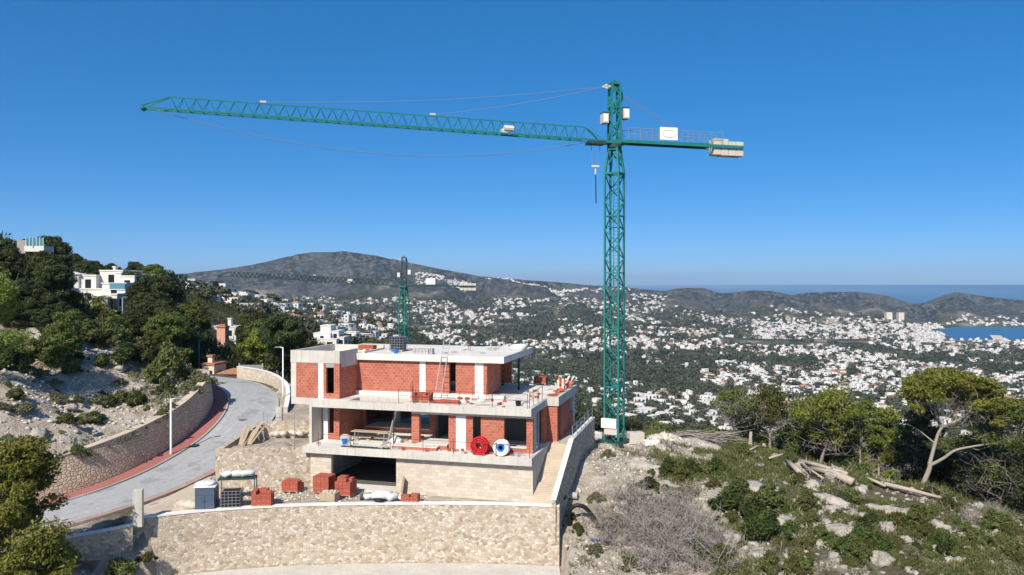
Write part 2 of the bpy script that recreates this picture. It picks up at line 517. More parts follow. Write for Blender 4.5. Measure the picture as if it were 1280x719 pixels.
CP = np.array([
 (-40,30,-20),(-20,30,-20.5),(0,30,-20.5),(20,30,-19),(40,30,-18.5),(-55,40,-17),(-70,60,-8),
 (-22,44,-19.2),(-10,48,-18.7),(0,48,-18.5),(5,50,-17.2),(4.9,54.5,-15.7),(5.6,57.5,-14.6),(6.6,61,-13.9),(8.7,68,-14.05),(12,70,-13.9),(8,74,-14.5),(16,74,-14.3),
 (14,60,-14.9),(10,53,-16.2),(12,46,-17.2),(20,50,-16.2),(18,66,-14.5),(20,75,-14.7),(24.5,68,-15.2),(31.6,62,-16.1),(28,52,-16.0),(37,58,-17.6),(40,48,-17.8),(50,50,-20),(30,44,-17),
 (22,90,-21),(32,80,-22),(42,72,-23),(55,65,-26),(10,90,-20),(0,95,-21),(-10,95,-17),(0,120,-31),(30,120,-38),(60,110,-42),(80,70,-32),(-20,110,-17),(-20,130,-26),
 (-5,75,-13),(-15,75,-12.6),(-19,80,-12),(-20,90,-12.8),(-20.8,64,-13.0),(-22.5,58,-14.5),(-23,52,-14.8),(-27,44,-17.5),(-33,42,-18),
 (-33.5,54.5,-12.3),(-31.2,58,-11.9),(-30.2,65,-11.0),(-29.8,71,-10.0),(-30.6,78,-8.8),(-34,84,-8.2),(-38,90,-9.0),
 (-34.6,64,-10.2),(-39.4,68,-8.0),(-37,74,-6.4),(-34,76,-8.2),(-36,55,-10.3),(-40,60,-7),(-48,75,-4.0),(-43.5,82,-4.6),(-39.6,86,-7.2),
 (-52,82,-0.5),(-57,86,2.5),(-62,95,4),(-68,108,3.5),(-75,128,1),(-60,115,-8),(-66,126,-6),(-50,100,-9),
 (-43,110,-13),(-34,115,-15),(-55,140,-10),(-40,160,-20),(-63,176,-15.5),(-56,150,-15.5),(-25,140,-25),(-10,130,-26),(-77,150,-5.5),(-70,150,-7.5),(-72,140,-7),(-88,175,0),(-84,190,-3),(-20,180,-38),(0,180,-42),(60,180,-50),(-100,200,0),
], float)
def _tps_fit(P):
    n = len(P); d = np.hypot(P[:, None, 0] - P[None, :, 0], P[:, None, 1] - P[None, :, 1])
    K = np.where(d > 0, d * d * np.log(d + 1e-9), 0) + np.eye(n) * .4
    A = np.zeros((n + 3, n + 3)); A[:n, :n] = K; A[:n, n] = 1; A[:n, n + 1:] = P[:, :2]; A[n, :n] = 1; A[n + 1:, :n] = P[:, :2].T
    return np.linalg.solve(A, np.r_[P[:, 2], 0, 0, 0])
TPSW = _tps_fit(CP)
def tps(x, y):
    out = np.zeros_like(x)
    for i in range(0, x.size, 20000):
        xx, yy = x[i:i + 20000], y[i:i + 20000]
        d = np.hypot(xx[:, None] - CP[None, :, 0], yy[:, None] - CP[None, :, 1])
        out[i:i + 20000] = (d * d * np.log(d + 1e-9)) @ TPSW[:-3] + TPSW[-3] + TPSW[-2] * xx + TPSW[-1] * yy
    return out

SEA_Z = -150.0
SKY_PX = [-200, 0, 150, 230, 290, 330, 360, 390, 430, 470, 510, 545, 600, 660, 700, 740, 765, 800, 830, 850, 880, 900, 915, 940, 965, 990, 1010, 1040, 1075, 1110, 1140, 1155, 1180, 1195, 1220, 1250, 1280, 1400, 1600]
SKY_PY = np.array([360, 350, 345, 342, 335, 328, 320, 315, 314, 319, 328, 335, 345, 350, 353, 357, 358, 359, 362, 358, 358, 365, 364, 361, 362, 367, 364, 363, 363, 368, 378, 377, 367, 363, 367, 371, 374, 386, 392], float)
SKY_PY[np.array(SKY_PX) > 780] += 2.0
RIDGE_Y = 3400.0
def far_h(x, y):
    ys = np.maximum(y, 20.0)
    base = np.interp(ys, [20, 100, 200, 300, 525, 900, 1500, 2250, 2700, 3400, 5000], [-22, -36, -50, -64, -85, -111, -131, -144, -144, -150, -160])
    base = base + fbm(x / 260, y / 260, 3) * np.interp(ys, [200, 500, 1500], [4, 16, 14])
    pxx = 640 + 1000 * x / ys
    base = base + np.interp(pxx, [300, 740, 820, 1080, 1150], [95, 88, 42, 36, 0]) * np.interp(ys, [1150, 1900, 2800], [0, .45, 1.0])
    # the spur on the left with the villas
    ry = [60, 110, 130, 180, 230, 280, 400, 500, 600, 700, 850, 1000]
    xr = np.interp(ys, ry, [-70, -72, -76, -88, -101, -112, -150, -160, -150, -120, -60, 0])
    zr = np.interp(ys, ry, [4, 3, 2, 0, -1.5, -4, -6, -11, -21, -37, -76, -130])
    zr = zr + fbm(x / 40, y / 40, 9) * 3
    sp = np.where(x < xr, zr + .03 * (xr - x), zr - .36 * (x - xr))
    k = 8.0
    z = np.where(ys < 1000, np.logaddexp(base / k, sp / k) * k, base)
    # mountains and capes
    r = x / ys
    px = 640 + 1000 * r
    ridge = (352 - np.interp(px, SKY_PX, SKY_PY)) / 1000 * RIDGE_Y
    s0 = np.interp(px, [300, 760, 820, 1300], [2720, 2740, 2760, 2760])
    t = np.clip((ys - s0) / (RIDGE_Y - s0), 0, 1)
    s = t * t * (1.6 - .6 * t)
    gul = (1 - np.abs(fbm(x / 190 + fbm(x / 300, y / 300, 31) * 1.6, y / 620, 21, 5)) * 4) * np.minimum(1, t * (1.02 - t) * 4)
    mz = z + (ridge - z) * s + (gul - .5) * 74 * (t > 0)
    over = np.clip((ys - RIDGE_Y) / 900, 0, 1)
    mz = np.where(ys > RIDGE_Y, ridge + (SEA_Z - 6 - ridge) * sstep(0, 1, over), mz)
    z = np.where(ys > s0, mz, z)
    # the bay
    bay = sstep(.515, .56, r + fbm(x / 200, y / 200, 5) * .05) * sstep(1960, 2040, ys) * (1 - sstep(2600, 2700, ys))
    z = z * (1 - bay) + (SEA_Z - 5) * bay
    flat = sstep(.2, .36, r) * sstep(1700, 1950, ys) * (1 - sstep(2600, 2760, ys)) * (1 - bay)
    z = np.where((ys < 3300) & (bay < .02), np.maximum(z, SEA_Z + 2.2 + fbm(x / 90, y / 90, 15)), z)
    z = z * (1 - flat) + np.maximum(-147.5, -147.5 + (z + 147.5) * .15) * flat
    return z

ROAD = np.array([(-50,38.5,-16.9),(-44,42.5,-16.4),(-36.5,46.8,-15.9),(-30.8,50.6,-15.3),(-27.2,55,-14.8),(-25.2,60,-14.3),(-24.2,66,-13.6),(-23.9,71,-12.7),(-24.6,76,-11.9),(-26.4,81,-11.35),(-29.8,86,-11.0),(-34.5,89.5,-10.9),(-40,92,-10.8)], float)
def _catmull(P, n=10):
    out = []
    for i in range(len(P) - 1):
        p0, p1, p2, p3 = P[max(i - 1, 0)], P[i], P[i + 1], P[min(i + 2, len(P) - 1)]
        for t in np.arange(n) / n:
            out.append(.5 * (2 * p1 + (p2 - p0) * t + (2 * p0 - 5 * p1 + 4 * p2 - p3) * t * t + (3 * p1 - p0 - 3 * p2 + p3) * t ** 3))
    out.append(P[-1]); return np.array(out)
RD = _catmull(ROAD)
RDT = np.gradient(RD[:, :2], axis=0); RDT /= np.linalg.norm(RDT, axis=1)[:, None]
RDN = np.stack([-RDT[:, 1], RDT[:, 0]], 1)        # to the left of travel
def road_near(x, y):
    off = np.zeros_like(x); zz = np.zeros_like(x)
    for i in range(0, x.size, 20000):
        dx = x[i:i + 20000, None] - RD[None, :, 0]; dy = y[i:i + 20000, None] - RD[None, :, 1]
        j = np.argmin(dx * dx + dy * dy, 1); a = np.arange(len(j))
        off[i:i + 20000] = dx[a, j] * RDN[j, 0] + dy[a, j] * RDN[j, 1]
        far = (dx[a, j] ** 2 + dy[a, j] ** 2) > 400
        off[i:i + 20000] = np.where(far, 99, off[i:i + 20000])
        zz[i:i + 20000] = RD[j, 2]
    return off, zz
def in_poly(x, y, poly):
    c = np.zeros(x.shape, bool); n = len(poly)
    for i in range(n):
        x1, y1 = poly[i]; x2, y2 = poly[(i + 1) % n]
        t = ((y1 > y) != (y2 > y)) & (x < (x2 - x1) * (y - y1) / (y2 - y1 + 1e-12) + x1)
        c ^= t
    return c

HC = (1.28, 53.5); HA = R(-15)                     # house origin (front right corner of the middle slab) and heading
def hw(lx, ly): 
    return HC[0] + lx * math.cos(HA) - ly * math.sin(HA), HC[1] + lx * math.sin(HA) + ly * math.cos(HA)
WALL_X = [-23.4, -20.5, -17, -14, -10.9, -7, -3, 0, 3.05]
WALL_Y = [48.6, 50.1, 51.1, 51.65, 51.9, 52.05, 52.05, 51.85, 51.45]
YARD = [(-23.0, 49.2), (-20.5, 50.75), (-17, 51.75), (-14, 52.25), (-10.9, 52.5), (-3, 52.65), (2.6, 52.35), hw(1.8, 0), hw(-1, 3), hw(-16.3, 2), (-14.6, 57.65), (-20.7, 56.75), (-21.6, 58.5), (-22.9, 58), (-23.3, 53)]
HOUSE_FP = [hw(-16.3, -.6), hw(1.7, -.75), hw(1.8, 14.2), hw(-16.3, 12.2)]
TERR = [(-20.5, 57.1), (-14.8, 57.95), (-13.6, 60), (-12.5, 67), (-17, 69), (-19.6, 67), (-20.6, 62)]

def near_h(x, y):
    z = tps(x, y)
    rough = 1 - sstep(95, 140, y)
    bank = (1 - sstep(-31, -29, x)) * sstep(48, 54, y) * (1 - sstep(84, 92, y))
    z = z + bank * (np.abs(fbm(x / 2.6 + fbm(x, y, 8), y / 4.2, 101, 4)) * 2.6 - .5)
    z = z + fbm(x / 5, y / 5, 41, 5) * 1.5 * rough + fbm(x / 1.3, y / 1.3, 47, 3) * .35 * rough
    off, rz = road_near(x, y)
    # right of the road eases into the land, left is cut by the wall
    wr = 1 - sstep(2.6, 6.0, -off)
    z = np.where((off < 0) & (off > -6), z * (1 - wr) + (rz - .14) * wr, z)
    z = np.where((off >= 0) & (off < 4.3), rz - .14, z)
    z = np.where((off < 0) & (off > -2.9), rz - .14, z)
    z = np.where(in_poly(x, y, TERR), -12.0 + fbm(x / 2, y / 2, 77) * .5, z)
    wy = np.interp(x, WALL_X, WALL_Y)
    strip = (x > -22) & (x < 3.5) & (y < wy + .62) & (y > wy - 3.4)
    z = np.where(strip, -18.5 - np.clip((wy - 1.9 - y) * .25, 0, 1), z)
    z = np.where(in_poly(x, y, YARD), -14.65 + fbm(x, y, 60) * .08, z)
    z = np.where(in_poly(x, y, HOUSE_FP), -14.72, z)
    return z
def ground(x, y):
    x = np.atleast_1d(np.asarray(x, float)).ravel(); y = np.atleast_1d(np.asarray(y, float)).ravel()
    w = (1 - sstep(170, 240, y)) * (1 - sstep(70, 105, x)) * (1 - sstep(95, 130, -x))
    z = far_h(x, y)
    k = w > 0
    if k.any():
        z[k] = z[k] * (1 - w[k]) + near_h(x[k], y[k]) * w[k]
    return z
def gz(x, y): return float(ground(x, y)[0])

def hit(px, py, y0=30, y1=400):
    """where the line of sight through a point of the photograph meets the ground"""
    yy = np.geomspace(y0, y1, 700)
    xx = (px - 640) / 1000 * yy; zz = (352 - py) / 1000 * yy
    g = ground(xx, yy)
    b = np.nonzero(zz < g)[0]
    i = b[0] if len(b) else -1
    return float(xx[i]), float(yy[i]), float(g[i])

NX0, NX1, NY0, NY1, NS = -66, 62, 28, 132, .42
gx, gy = np.meshgrid(np.arange(NX0, NX1, NS), np.arange(NY0, NY1, NS))
nxn, nyn = gx.shape[1], gx.shape[0]
X, Y = gx.ravel(), gy.ravel(); Z = ground(X, Y)
idx = np.arange(nxn * nyn).reshape(nyn, nxn)
F = np.stack([idx[:-1, :-1], idx[:-1, 1:], idx[1:, 1:], idx[1:, :-1]], -1).reshape(-1, 4)
near = np_mesh('hillside', np.stack([X, Y, Z], 1), F, M['near_ground'], smooth=True)
tag(near, kind='structure')
# where scrub grows (a place, not a shade): the spur on the right, the wooded left, not the dug ground
veg = np.full(X.shape, .55)
veg = np.where((X > 6) & (X < 16) & (Y > 44) & (Y < 80), .12 + .035 * np.clip(X - 6, 0, 10), veg)
veg = np.where((X > 2) & (X < 9), .05, veg)
veg = np.where((X > -24) & (X < 3) & (Y > 46), .0, veg)
veg = np.where((X < -28) & (X > -47) & (Y < 84) & (Y > 50), .12 + .4 * sstep(.0, .22, fbm(X / 7, Y / 7, 88)), veg)
veg = np.where(X > 16, .62, veg)
veg = np.where((Y > 86), .8, veg)
at = near.data.attributes.new('veg', 'FLOAT', 'POINT'); at.data.foreach_set('value', veg.astype('f'))

# the wide sheet: fan of rings out to behind the mountains
ang = np.radians(np.linspace(-58, 58, 640)); rad = np.geomspace(24, 5200, 430)
A, Q = np.meshgrid(ang, rad)
X, Y = (Q * np.sin(A)).ravel(), (Q * np.cos(A)).ravel(); Z = ground(X, Y)
inside = np.minimum.reduce([X - NX0, NX1 - .5 - X, Y - NY0, NY1 - .5 - Y])
Z = Z - 9 * sstep(.5, 4.0, inside)
nyn, nxn = A.shape
idx = np.arange(nxn * nyn).reshape(nyn, nxn)
F = np.stack([idx[:-1, :-1], idx[:-1, 1:], idx[1:, 1:], idx[1:, :-1]], -1).reshape(-1, 4)[:, ::-1]
valley = np_mesh('valley_ground', np.stack([X, Y, Z], 1), F, M['far_ground'], smooth=True)
tag(valley, kind='structure')
px = 640 + 1000 * X / Y
s0 = np.interp(px, [300, 760, 820, 1300], [2760, 2780, 2800, 2830])
bare = sstep(0, 260, Y - s0)
at = valley.data.attributes.new('bare', 'FLOAT', 'POINT'); at.data.foreach_set('value', bare.astype('f'))

sea = MB()
sea.add([(-42000, 1500, SEA_Z), (42000, 1500, SEA_Z), (42000, 36000, SEA_Z), (-42000, 36000, SEA_Z)], [(0, 1, 2, 3)])
tag(sea.build('sea', M['sea']), kind='structure')

# ------------------------------------------------------------------ road
def ribbon(o0, o1, dz, lift=0.0, i0=0, i1=None):
    i1 = i1 or len(RD)
    a = RD[i0:i1, :2] + RDN[i0:i1] * o0; b = RD[i0:i1, :2] + RDN[i0:i1] * o1
    return a, b, RD[i0:i1, 2] + dz
def road_mesh(name, m, sect, i0=0, i1=None, kind='structure'):
    """sect: list of (offset, dz) making a strip with cross-section; UV = (offset, along)"""
    i1 = i1 or len(RD); n = i1 - i0; k = len(sect)
    vs = []
    for i in range(i0, i1):
        for o, dz in sect:
            p = RD[i, :2] + RDN[i] * o; vs.append((p[0], p[1], RD[i, 2] + dz))
    fs = [(i * k + j, (i + 1) * k + j, (i + 1) * k + j + 1, i * k + j + 1) for i in range(n - 1) for j in range(k - 1)]
    me = bpy.data.meshes.new(name); me.from_pydata(vs, [], fs); me.materials.append(m); me.update()
    L = np.r_[0, np.cumsum(np.linalg.norm(np.diff(RD[:, :2], axis=0), axis=1))]
    uv = me.uv_layers.new(name='uv')
    for lp in me.loops:
        q = lp.vertex_index; uv.data[lp.index].uv = (sect[q % k][0], L[i0 + q // k])
    o = link(bpy.data.objects.new(name, me))
    return tag(o, kind=kind)
road_mesh('road', M['asphalt'], [(-2.3, 0), (-1.1, .03), (0, .05), (1.1, .03), (2.3, 0)])
road_mesh('kerb', M['kerb'], [(2.3, -.1), (2.3, .12), (2.44, .12), (2.44, -.1)])
road_mesh('pavement', M['red_paver'], [(2.45, .10), (3.65, .12)])
road_mesh('verge_pavement', M['red_paver_worn'], [(-2.35, -.1), (-2.35, .04), (-3.0, .05), (-3.0, -.1)], 20, 62)

def add_wall(name, line, z0, z1, thick, m, capm=None, batter=0.0, cap=.06, label='', capo=.05, face=-1, parent=None):
    """masonry wall along a polyline; face=-1: the wall body lies to the left of the line, its seen face on the line"""
    P = np.array(line, float); n = len(P)
    T = np.gradient(P, axis=0); T /= np.linalg.norm(T, axis=1)[:, None]; N = np.stack([-T[:, 1], T[:, 0]], 1) * (1 if face == -1 else -1)
    z0 = np.broadcast_to(z0, n); z1 = np.broadcast_to(z1, n)
    vs = []
    for i in range(n):
        h = z1[i] - z0[i]
        for o, z in ((0, z0[i]), (batter * h, z1[i]), (batter * h + thick, z1[i]), (batter * h + thick, z0[i])):
            vs.append((P[i, 0] + N[i, 0] * o, P[i, 1] + N[i, 1] * o, z))
    fs = []
    for i in range(n - 1):
        for k in range(4):
            k2 = (k + 1) % 4; q = (i * 4 + k, (i + 1) * 4 + k, (i + 1) * 4 + k2, i * 4 + k2)
            fs.append(q if face == 1 else tuple(reversed(q)))
    fs += [(0, 1, 2, 3), tuple((n - 1) * 4 + k for k in (3, 2, 1, 0))]
    me = bpy.data.meshes.new(name); me.from_pydata(vs, [], fs); me.materials.append(m); me.update()
    import bmesh
    bm = bmesh.new(); bm.from_mesh(me); bmesh.ops.recalc_face_normals(bm, faces=bm.faces); bm.to_mesh(me); bm.free()
    # UV: along the wall and up
    L = np.r_[0, np.cumsum(np.linalg.norm(np.diff(P, axis=0), axis=1))]
    uv = me.uv_layers.new(name='uv')
    for lp in me.loops:
        q = lp.vertex_index; c = me.vertices[q].co
        uv.data[lp.index].uv = (L[q // 4], c.z) if q % 4 < 2 else (L[q // 4] + .3, c.z + thick)
    o = link(bpy.data.objects.new(name, me), parent)
    if label: tag(o, label, 'wall')
    if capm:
        cb = MB(); vv = []
        for i in range(n):
            h = z1[i] - z0[i]
            for oo, z in ((batter * h - capo, z1[i] + .003), (batter * h - capo, z1[i] + cap), (batter * h + thick + capo, z1[i] + cap), (batter * h + thick + capo, z1[i] + .003)):
                vv.append((P[i, 0] + N[i, 0] * oo, P[i, 1] + N[i, 1] * oo, z))
        ff = []
        for i in range(n - 1):
            for k in range(4):
                k2 = (k + 1) % 4; ff.append((i * 4 + k, (i + 1) * 4 + k, (i + 1) * 4 + k2, i * 4 + k2))
        ff += [(0, 1, 2, 3), tuple((n - 1) * 4 + k for k in (3, 2, 1, 0))]
        cb.add(vv, ff); c = cb.build('coping', capm, o)
        bm = bmesh.new(); bm.from_mesh(c.data); bmesh.ops.recalc_face_normals(bm, faces=bm.faces); bm.to_mesh(c.data); bm.free()
    return o

# stone wall holding the bank left of the road
sl = slice(24, 104)
lw = RD[sl, :2] + RDN[sl] * 3.66
ntop = RD[sl, 2] + np.interp(np.arange(80), [0, 8, 45, 62, 79], [2.5, 2.7, 2.8, 2.7, 1.6])
add_wall('retaining_wall', lw, RD[sl, 2] - .3, ntop, .55, M['stone_road'], M['driveway'], batter=.16, cap=.08, label='reddish rubble stone retaining wall along the road under the rocky bank')
# front wall of the yard
fx = np.linspace(WALL_X[0], WALL_X[-1], 60); fy = np.interp(fx, WALL_X, WALL_Y)
fy = np.convolve(np.pad(fy, 3, mode='edge'), np.ones(7) / 7, 'valid')
add_wall('retaining_wall', np.stack([fx, fy], 1), np.full(60, -19.6), np.full(60, -14.61), .42, M['stone'], M['cap'], batter=.05, cap=.09, label='long curved beige rubble stone wall with white coping below the building site')
# concrete apron at its foot
ap = MB(); vs = []
for x, y in zip(fx, fy): vs += [(x, y - 2.0, -18.40), (x, y - .02, -18.36), (x, y - 2.0, -18.75)]
fs = []
for i in range(59): fs += [(i * 3, (i + 1) * 3, (i + 1) * 3 + 1, i * 3 + 1), (i * 3 + 2, (i + 1) * 3 + 2, (i + 1) * 3, i * 3)]
ap.add(vs, fs); tag(ap.build('path', M['concrete']), kind='structure')
# stone wall left of the house, holding the rubble terrace
add_wall('retaining_wall', [(-20.9, 56.3), (-18.8, 56.6), (-16.6, 56.95), (-14.36, 57.32)], -14.9, -11.85, .45, M['stone'], None, label='square block of beige stone retaining wall left of the garage')
add_wall('retaining_wall', [(-20.75, 63.5), (-20.85, 60), (-20.9, 56.35)], [-13.9, -14.6, -14.9], [-11.5, -11.7, -11.86], .4, M['stone'], None, face=-1, label='beige stone side wall running back along the road from the stone terrace corner')
add_wall('retaining_wall', [(-19.5, 61.0), (-17, 61.6), (-14.9, 62.0)], -12.4, -10.75, .35, M['stone'], None, label='low beige stone wall behind the rubble heap beside the house')
# driveway
dv = MB()
dv.add([(-23.2, 49.4, -14.60), (-19.8, 51.2, -14.57), (-19.5, 55.9, -14.57), (-21.2, 56.2, -14.55), (-22.2, 58.8, -14.33), (-22.75, 57.5, -14.48), (-23.6, 54.5, -14.72), (-24.6, 52.4, -14.85)], [(7, 6, 5, 4, 3, 2, 1, 0)][::-1])
d_o = dv.build('driveway', M['driveway']); tag(d_o, kind='structure')
if d_o.data.polygons[0].normal.z < 0: d_o.data.flip_normals()
# low parapet outside the bend and the wall beyond the post
pr = RD[76:108, :2] - RDN[76:108] * 3.0
add_wall('parapet_wall', pr, RD[76:108, 2] - .6, RD[76:108, 2] + np.interp(np.arange(32), [0, 8, 31], [.5, 1.1, 1.2]), .3, M['ashlar'], M['cap'], face=1, cap=.07, label='low pale parapet wall round the outside of the road bend')
nwl = [(-36, 41.6), (-31, 44.2), (-27, 46.2), (-24.2, 47.4), (-22.9, 48.2)]
add_wall('retaining_wall', nwl, [-20.5] * 5, [-15.95, -15.6, -15.1, -14.85, -14.75], .4, M['stone'], M['cap'], cap=.06, label='shaded stone wall below the road left of the gatepost')
# ------------------------------------------------------------------ the house shell
house = thing('unfinished_house', 'unfinished concrete and red hollow brick villa shell on a stone clad garage storey', 'house', (HC[0], HC[1], -14.6), HA)
def hbox(name, m, *boxes, parent=None, j=0.0):
    for q in boxes:
        b = MB(); b.box(*q, j=j); o = b.build(name, m, parent or house)
    return o
L1, L2, L3 = 2.94, 6.04, 9.15
# garage storey
hbox('stone_cladding', M['ashlar'], (-9.5, .25, -.55, -.3, -.1, 2.44))
hbox('stone_pier', M['ashlar'], (-16.1, -14.47, -.55, -.25, -.1, 2.44))
hbox('side_wall', M['concrete'], (.0, .25, -.298, 12.1, -.1, 2.44))
hbox('side_wall', M['concrete'], (-16.1, -15.85, -.248, 12.1, -.1, 2.44))
hbox('garage_floor', M['interior_shade'], (-15.84, -.01, -.29, 12, -.09, .03))
hbox('garage_wall', M['interior_shade'], (-9.5, -9.3, -.298, 7.3, .031, 2.44), (-15.84, -9.3, 7.3, 7.5, .031, 2.44))
hbox('sill', M['roof_screed'], (-14.46, -9.51, -.9, .6, -.09, .06))
# ground floor slab (in front of the facade it is a terrace)
hbox('floor_slab', M['concrete'], (-16.5, .28, -1.0, 12.25, 2.443, L1))
hbox('floor_slab', M['concrete'], (.282, .85, 4.95, 12.25, 2.443, L1 - .003))
hbox('terrace_screed', M['roof_screed'], (-16.28, .2, -.93, 5.1, L1 + .0005, L1 + .0015))
# front facade of the main storey
F0, F1, ZT = .5, .75, 5.30
def pier(name, m, a0, a1, y0=F0, y1=F1, z0=L1 + .002, z1=ZT): return hbox(name, m, (a0, a1, y0, y1, z0, z1))
pier('brick_pier', M['brick'], -.45, -.0)
pier('brick_pier', M['brick'], -3.68, -2.02)
pier('brick_pier', M['brick'], -4.75, -4.26)
pier('column', M['plaster'], -5.48, -4.752, F0 - .02, F1 + .05)
pier('brick_pier', M['brick'], -6.03, -5.482)
pier('brick_pier', M['brick'], -8.78, -8.21, F0, F1 + .1)
hbox('lintel', M['concrete'], (-8.78, .0, F0 - .012, F1 + .01, ZT + .002, 5.54))
hbox('brick_sill', M['brick'], (-2.018, -.452, F0 + .02, F1 - .02, L1 + .002, L1 + .33))
hbox('brick_sill', M['brick'], (-8.208, -6.032, F0 - .35, F1, L1 + .002, L1 + .3))
hbox('sill_slab', M['roof_screed'], (-8.25, -6.03, F0 - .38, F1 + 1.4, L1 + .303, L1 + .36), (-2.02, -.45, F0 - .06, F1 + .1, L1 + .333, L1 + .38))
hbox('brick_step', M['brick'], (-9.9, -6.6, -.42, .1, L1 + .002, L1 + .22))
hbox('step_slab', M['roof_screed'], (-9.93, -6.57, -.44, .45, L1 + .223, L1 + .27))
# deep recess on the left
hbox('fin_wall', M['concrete'], (-16.5, -16.3, 0.0, 1.75, L1 + .002, 5.538))
pier('column', M['plaster'], -16.2, -15.8, 1.45, 1.75, z1=5.538)
hbox('brick_sill', M['brick'], (-15.798, -15.3, 1.47, 1.7, L1 + .002, L1 + .45))
hbox('brick_pier', M['brick'], (-15.298, -14.85, 1.42, 1.75, L1 + .002, 5.538))
hbox('brick_wall', M['brick'], (-15.05, -14.85, 1.752, 5.25, L1 + .002, 5.538))
hbox('brick_sill', M['brick'], (-14.6, -9.2, 5.3, 5.5, L1 + .002, L1 + .32))
hbox('sill_slab', M['roof_screed'], (-14.6, -9.2, 5.2, 7.4, L1 + .323, L1 + .38))
hbox('brick_pier', M['brick'], (-14.845, -14.602, 5.28, 5.52, L1 + .002, 5.538))
hbox('brick_wall', M['brick'], (-9.198, -8.4, 5.3, 5.55, L1 + .002, 5.538))
hbox('column', M['concrete'], (-13.1, -12.7, 7.6, 8.0, L1, 5.54), (-10.2, -9.9, 7.6, 7.9, L1, 5.54))
# outer walls of the main storey
hbox('brick_wall', M['brick'], (-16.5, -16.25, 1.752, 12.0, L1 + .002, 5.538))
hbox('back_wall', M['brick'], (-16.24, -13.5, 11.9, 12.15, L1 + .002, 5.538), (-9.5, -7.2, 11.9, 12.15, L1 + .002, 5.538), (-3.2, .7, 11.9, 12.15, L1 + .002, 5.538))
hbox('interior_wall', M['interior_shade'], (-8.3, -8.1, 4.0, 11.89, L1 + .002, 5.538), (-5.9, -.25, 4.6, 4.8, L1 + .002, 5.538))
hbox('column', M['concrete'], (-.25, .0, .752, 1.65, L1 + .002, 5.538))
hbox('brick_pier', M['brick'], (-.25, .0, 4.15, 4.98, L1 + .002, 5.538))
hbox('window_frame', M['concrete_dark'], (-.2, -.1, 2.7, 2.85, L1 + .002, 5.538))
# the projecting bay on the right
hbox('brick_wall', M['brick'], (.0, .75, 5.0, 5.24, L1, 5.545), (.5, .75, 6.2, 9.9, L1, 5.545), (.5, .75, 5.242, 5.4, L1, 5.545))
hbox('column', M['concrete'], (.48, .77, 11.2, 11.75, L1, 5.545))
hbox('brick_wall', M['brick'], (.5, .74, 9.902, 11.198, L1, 4.2))
# middle slab with the light well behind its front beam
hbox('floor_slab', M['concrete'], (-16.5, 0, 0, .7, 5.54, L2), (-16.5, -13.6, .702, 12.2, 5.54, L2), (-13.598, -9.3, 2.2, 12.2, 5.54, L2), (-9.298, 0, .702, 12.2, 5.54, L2 - .002))
hbox('floor_slab', M['concrete'], (-18.55, -16.502, 1.0, 7.4, 5.54, L2 - .003))
hbox('bay_parapet', M['concrete'], (.002, .87, 4.9, 5.15, 5.547, L2 + .16), (.62, .87, 5.152, 12.25, 5.547, L2 + .16), (.002, .618, 5.152, 12.25, 5.547, L2 - .004))
hbox('terrace_screed', M['roof_screed'], (-14.55, -.06, 2.25, 3.5, L2 + .001, L2 + .006), (-2.85, -.06, 3.52, 12.1, L2 + .001, L2 + .006), (-9.25, -.06, .08, 2.248, L2 + .001, L2 + .006), (-16.4, -13.65, .08, .95, L2 + .001, L2 + .006))
# upper storey, main wall set back
U0, U1, UT = 3.9, 4.15, 8.668
hbox('curb', M['roof_screed'], (-14.58, -2.9, 3.55, U0 + .3, L2 + .001, L2 + .28))
zc = L2 + .282
hbox('brick_wall', M['brick'], (-14.6, -9.512, U0, U1, zc, UT))
hbox('column', M['plaster'], (-9.51, -9.03, U0 - .03, U1, zc, UT))
hbox('brick_wall', M['brick'], (-9.028, -7.17, U0, U1, zc, UT), (-6.67, -5.182, U0, U1, zc, UT))
hbox('column', M['plaster'], (-5.18, -4.53, U0 - .03, U1 + .1, zc, UT))
hbox('brick_wall', M['brick'], (-4.528, -4.26, U0, U1, zc, UT), (-4.5, -4.26, U1 + .002, 7.6, zc, UT), (-14.2, -4.3, 10.9, 11.1, zc, UT))
hbox('post', M['crane_dark'], (-5.25, -5.08, 11.3, 11.47, L2, UT), (-3.35, -3.2, 9.3, 9.45, L2, UT))
hbox('roof_slab', M['roof_screed'], (-14.598, -2.9, 3.6, 12.6, 8.67, L3), (-18.3, -14.6, 7.4, 12.6, 8.67, L3 - .003))
# projecting block on the left with its parapet
B0, B1 = 1.0, 1.25
hbox('column', M['concrete'], (-18.55, -18.12, B0 - .02, B1, L2, 8.62))
hbox('brick_wall', M['brick'], (-18.118, -16.312, B0, B1, L2, 8.62), (-15.888, -15.68, B0, B1, L2, 8.62), (-15.06, -14.6, B0, B1, L2, 8.62), (-15.678, -15.062, B0, B1, L2, L2 + .36))
hbox('column', M['plaster'], (-16.31, -15.89, B0 - .02, B1, L2, 8.62))
hbox('lintel', M['concrete_dark'], (-15.678, -15.062, B0 - .004, B1, L2 + 2.27, 8.62))
hbox('brick_wall', M['brick'], (-14.85, -14.602, B1 + .002, U0 + .1, L2, 8.3))
hbox('brick_wall', M['brick'], (-18.55, -18.3, B1 + .002, 7.4, L2, 8.62))
hbox('roof_slab', M['roof_screed'], (-18.3, -14.8, B1, 7.395, 8.64, 8.99))
hbox('parapet', M['concrete'], (-18.57, -14.58, B0 - .04, B1 - .02, 8.622, 9.52))
hbox('parapet', M['concrete'], (-14.82, -14.58, B1 - .018, U0 + .05, 8.302, 9.50))
hbox('parapet', M['concrete'], (-18.57, -18.33, B1 - .018, 7.4, 8.622, 9.50))
hbox('parapet', M['concrete'], (-18.57, -14.0, 7.402, 7.62, 8.68, 9.48))
